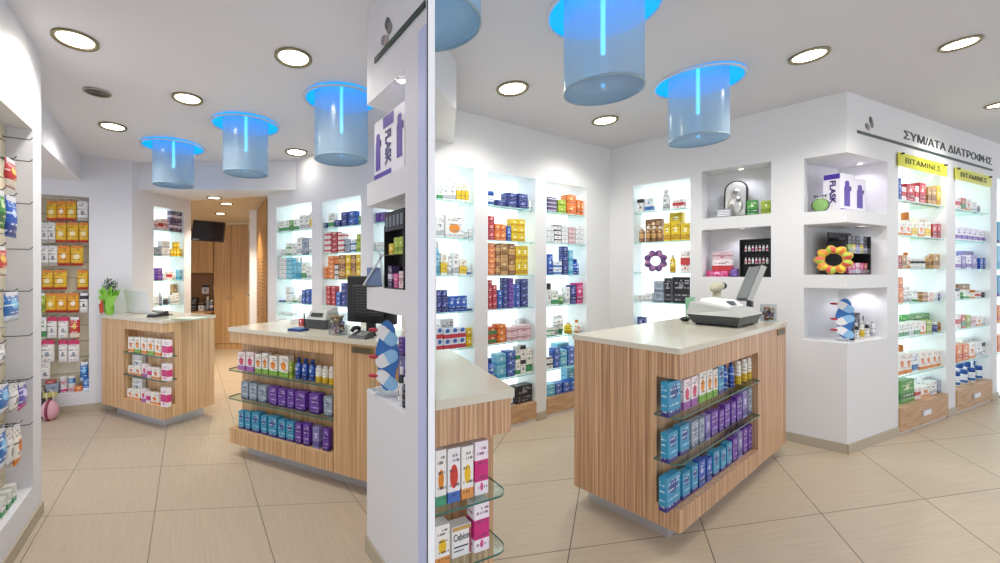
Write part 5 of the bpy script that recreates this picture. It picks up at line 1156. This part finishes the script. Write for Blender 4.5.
e = empty('letter_tray', LC2.m(LC2.s(288, .42), .42, ct), 'white paper tray at the back of the long counter', 'tray')
MB().box(-.08, .08, -.05, .05, 0, .008, WHITE).box(-.08, -.075, -.05, .05, .008, .035, WHITE).box(.075, .08, -.05, .05, .008, .035, WHITE).build('tray', e); MB().box(-.07, .07, -.045, .045, .0085, .018, mat('paper_white', '#e9ebe4')).build('paper', e)
candy_box(LC2.m(LC2.s(333.5, .06), .06, ct), .09, .15, 'clear box of mixed sweets before the monitor')
product('b', 'small_carton', .04, .06, .03, 'rd', LC2.m(LC2.s(300.5, .3), .3, ct), 'small red carton beside the grey till printer', 'box', None)
e = empty('desk_phone', LC2.m(LC2.s(361, .065), .065, ct), 'dark desk phone in front of the monitor foot', 'phone')
mb = MB(); frust(mb, -.07, .07, -.05, .05, 0, -.065, .065, -.04, .05, .015, DGREY, .04); mb.build('base', e); MB().tube([(-.05, -.03, .045), (-.05, -.01, .06), (-.05, .03, .06), (-.05, .05, .05)], .014, BLACK).build('handset', e)
mb = MB()
for i in range(3):
    for j in range(3): mb.box(-.01 + i * .022, .005 + i * .022, -.03 + j * .022, -.016 + j * .022, .018 + j * .006, .028 + j * .006, LGREY)
mb.build('keypad', e)

# ================================================================ NICHES OF THE SLIM PILLAR
flask_box(LP.m(LP.s(374.5, .012), .012, nz[2][0] + .0005), LP.s(404.3, .012) - LP.s(374.5, .012), .285, .055, 'white box with purple flasks and lettering in the slim pillar', False, True)
a = LP.s(384, .03); b = LP.s(404, .03); w_ = b - a; zz = nz[1][0] + .0005
e = empty('make_up_organiser', LP.m(a, .03, zz), 'black make-up organiser in the slim pillar above the white slab', 'organiser')
MB().box(0, w_, .055, .062, 0, .36, BLACK).box(0, .006, 0, .055, 0, .30, BLACK).box(w_ - .006, w_, 0, .055, 0, .36, BLACK).box(.0065, w_ - .0065, 0, .055, 0, .006, BLACK).build('stand', e)
MB().box(.0065, w_ - .0065, 0, .054, .155, .16, ACRYL).build('clear_tier', e)
mb = MB(); mb.box(.0065, w_ - .0065, .001, .006, .27, .36, mat('smoked_panel', '#2b333b', .2)); 
for i in range(5): mb.box(.02 + i * .04, .045 + i * .04, -.0005, .001, .29, .34, mat('panel_print', '#6f7a84', .4))
mb.build('header_panel', e)
for i, (f, z, h, k, n) in enumerate([(.55, .1605, .075, 'gl', 'middle'), (.78, .1605, .075, 'gl', 'middle'), (.3, .1605, .05, 'yl', 'middle'), (.55, .0065, .065, 'mg', 'bottom'), (.8, .0065, .075, 'pk', 'bottom'), (.25, .0065, .10, 'dk', 'bottom'), (.66, .2365, .03, 'gl', 'top')]):
    if n == 'top': continue
    product('b', 'make_up_box', w_ * .19, h, .04, k, LP.m(a + w_ * f, .036, zz + z), f'{DES[k][0]} make-up box, {ORD[i]} in the black organiser of the slim pillar', 'box', 'make-up boxes in the slim pillar')
e = empty('leaflet_holder', Matrix.Translation((-.290, 2.128, zz)), 'folded silver leaflet stand leaning at the corner of the slim pillar', 'leaflet stand')
ST = mat('satin_silver', '#b9bcb8', .3, .6)
MB().box(-.004, .004, -.02, .02, 0, .185, ST, 0, Matrix.Translation((-.045, 0, .012)) @ Matrix.Rotation(R(32), 4, 'Y')).build('front_leg', e)
MB().box(-.004, .004, -.02, .02, 0, .175, ST, 0, Matrix.Translation((.055, 0, .003)) @ Matrix.Rotation(R(-6), 4, 'Y')).build('rear_leg', e)
MB().box(-.03, .046, .0, .003, .01, .10, mat('leaflet_blue', '#7d93b8', .5)).build('leaflet', e)
zz = nz[0][0] + .0005
p = LP.m(LP.s(386, .04), .045, zz) @ Matrix.Rotation(R(45), 4, 'Z'); card_display(p, .37, 'blue lobed card display with red clips in the slim pillar')
for i, (u, h, k) in enumerate([(398.5, .17, 'wk'), (402.5, .13, 'bk')]):
    product('t', 'nail_polish', .03, h, .03, k, LP.m(LP.s(u, .03), .03, zz), f'{DES[k][0]} polish bottle, {ORD[i]} from the blue display in the slim pillar', 'bottle', None)
e = empty('acrylic_tray', LP.m(LP.s(372.5, .015), .015, zz), 'empty clear acrylic tray at the corner of the slim pillar', 'tray')
MB().box(-.03, .03, 0, .06, 0, .004, ACRYL).build('floor', e); MB().box(-.03, .03, 0, .003, .0045, .05, ACRYL).box(-.03, .03, .057, .06, .0045, .05, ACRYL).build('side', e)
w_ = .1
for i in range(3):
    product('b', 'make_up_box', .05, .09, .04, ['pu', 'lv', 'pu'][i], LP.m(LP.s(400, .1) - .045, .125, zz + .0005 + i * .091), f'{DES[["pu", "lv", "pu"][i]][0]} box, {LEVEL[i]} of the stack in the low niche of the slim pillar', 'box', None)

w_ = NCW.s(471, .03) - NCW.s(452, .03); e = empty('medicine_box', NCW.m(NCW.s(452, .03), .03, .5058), 'white box with dark name lettering, between two taller boxes on the lower glass shelf', 'box')
MB().box(0, w_, 0, .04, 0, .098, mat('carton_white', '#efedea', .4)).build('carton', e)
me, a, b = text_mesh('Cebion', .03, mat('carton_ink', '#33313a', .5), .0003, .0003); link('lettering', me, e, Matrix.Translation((w_ * .08, -.0008, .052)) @ FACE @ Matrix.Diagonal((w_ * .82 / a, .022 / b, 1, 1)))
mb = MB(); mb.box(w_ * .1, w_ * .85, -.0008, -.0001, .030, .034, MATS['carton_ink']).box(w_ * .1, w_ * .6, -.0008, -.0001, .018, .021, MATS['carton_ink']).box(.002, w_ - .002, -.0008, -.0001, .084, .096, mat('carton_ochre', '#c9a15a', .5)).box(w_ - .007, w_ - .001, -.0009, -.0001, .004, .084, mat('carton_wine', '#9c3550', .5)); mb.build('printed_line', e)
# ================================================================ CAMERA, WORLD, VIEW
w = bpy.data.worlds.new('daylight'); bpy.context.scene.world = w; w.use_nodes = True
bg = w.node_tree.nodes['Background']; bg.inputs[0].default_value = lin('#e8edfa'); bg.inputs[1].default_value = 1.25
cam = bpy.data.cameras.new('camera'); co = bpy.data.objects.new('camera', cam); COL.objects.link(co)
co.location = (0, 0, H); co.rotation_euler = (math.pi / 2, 0, 0)
cam.sensor_width = 36; cam.lens = 36 * F / 1000; cam.shift_x = (500 - CX) / 1000; cam.shift_y = -(281.5 - CY) / 1000
cam.clip_start = .05
bpy.context.scene.camera = co
vs = bpy.context.scene.view_settings; vs.view_transform = 'Standard'; vs.look = 'None'; vs.gamma = 1; vs.exposure = .3; vs.use_curve_mapping = False
sc = bpy.context.scene; sc.cycles.max_bounces = 10; sc.cycles.diffuse_bounces = 4; sc.cycles.transparent_max_bounces = 24; sc.cycles.use_denoising = True
sc.cycles.sample_clamp_indirect = 6
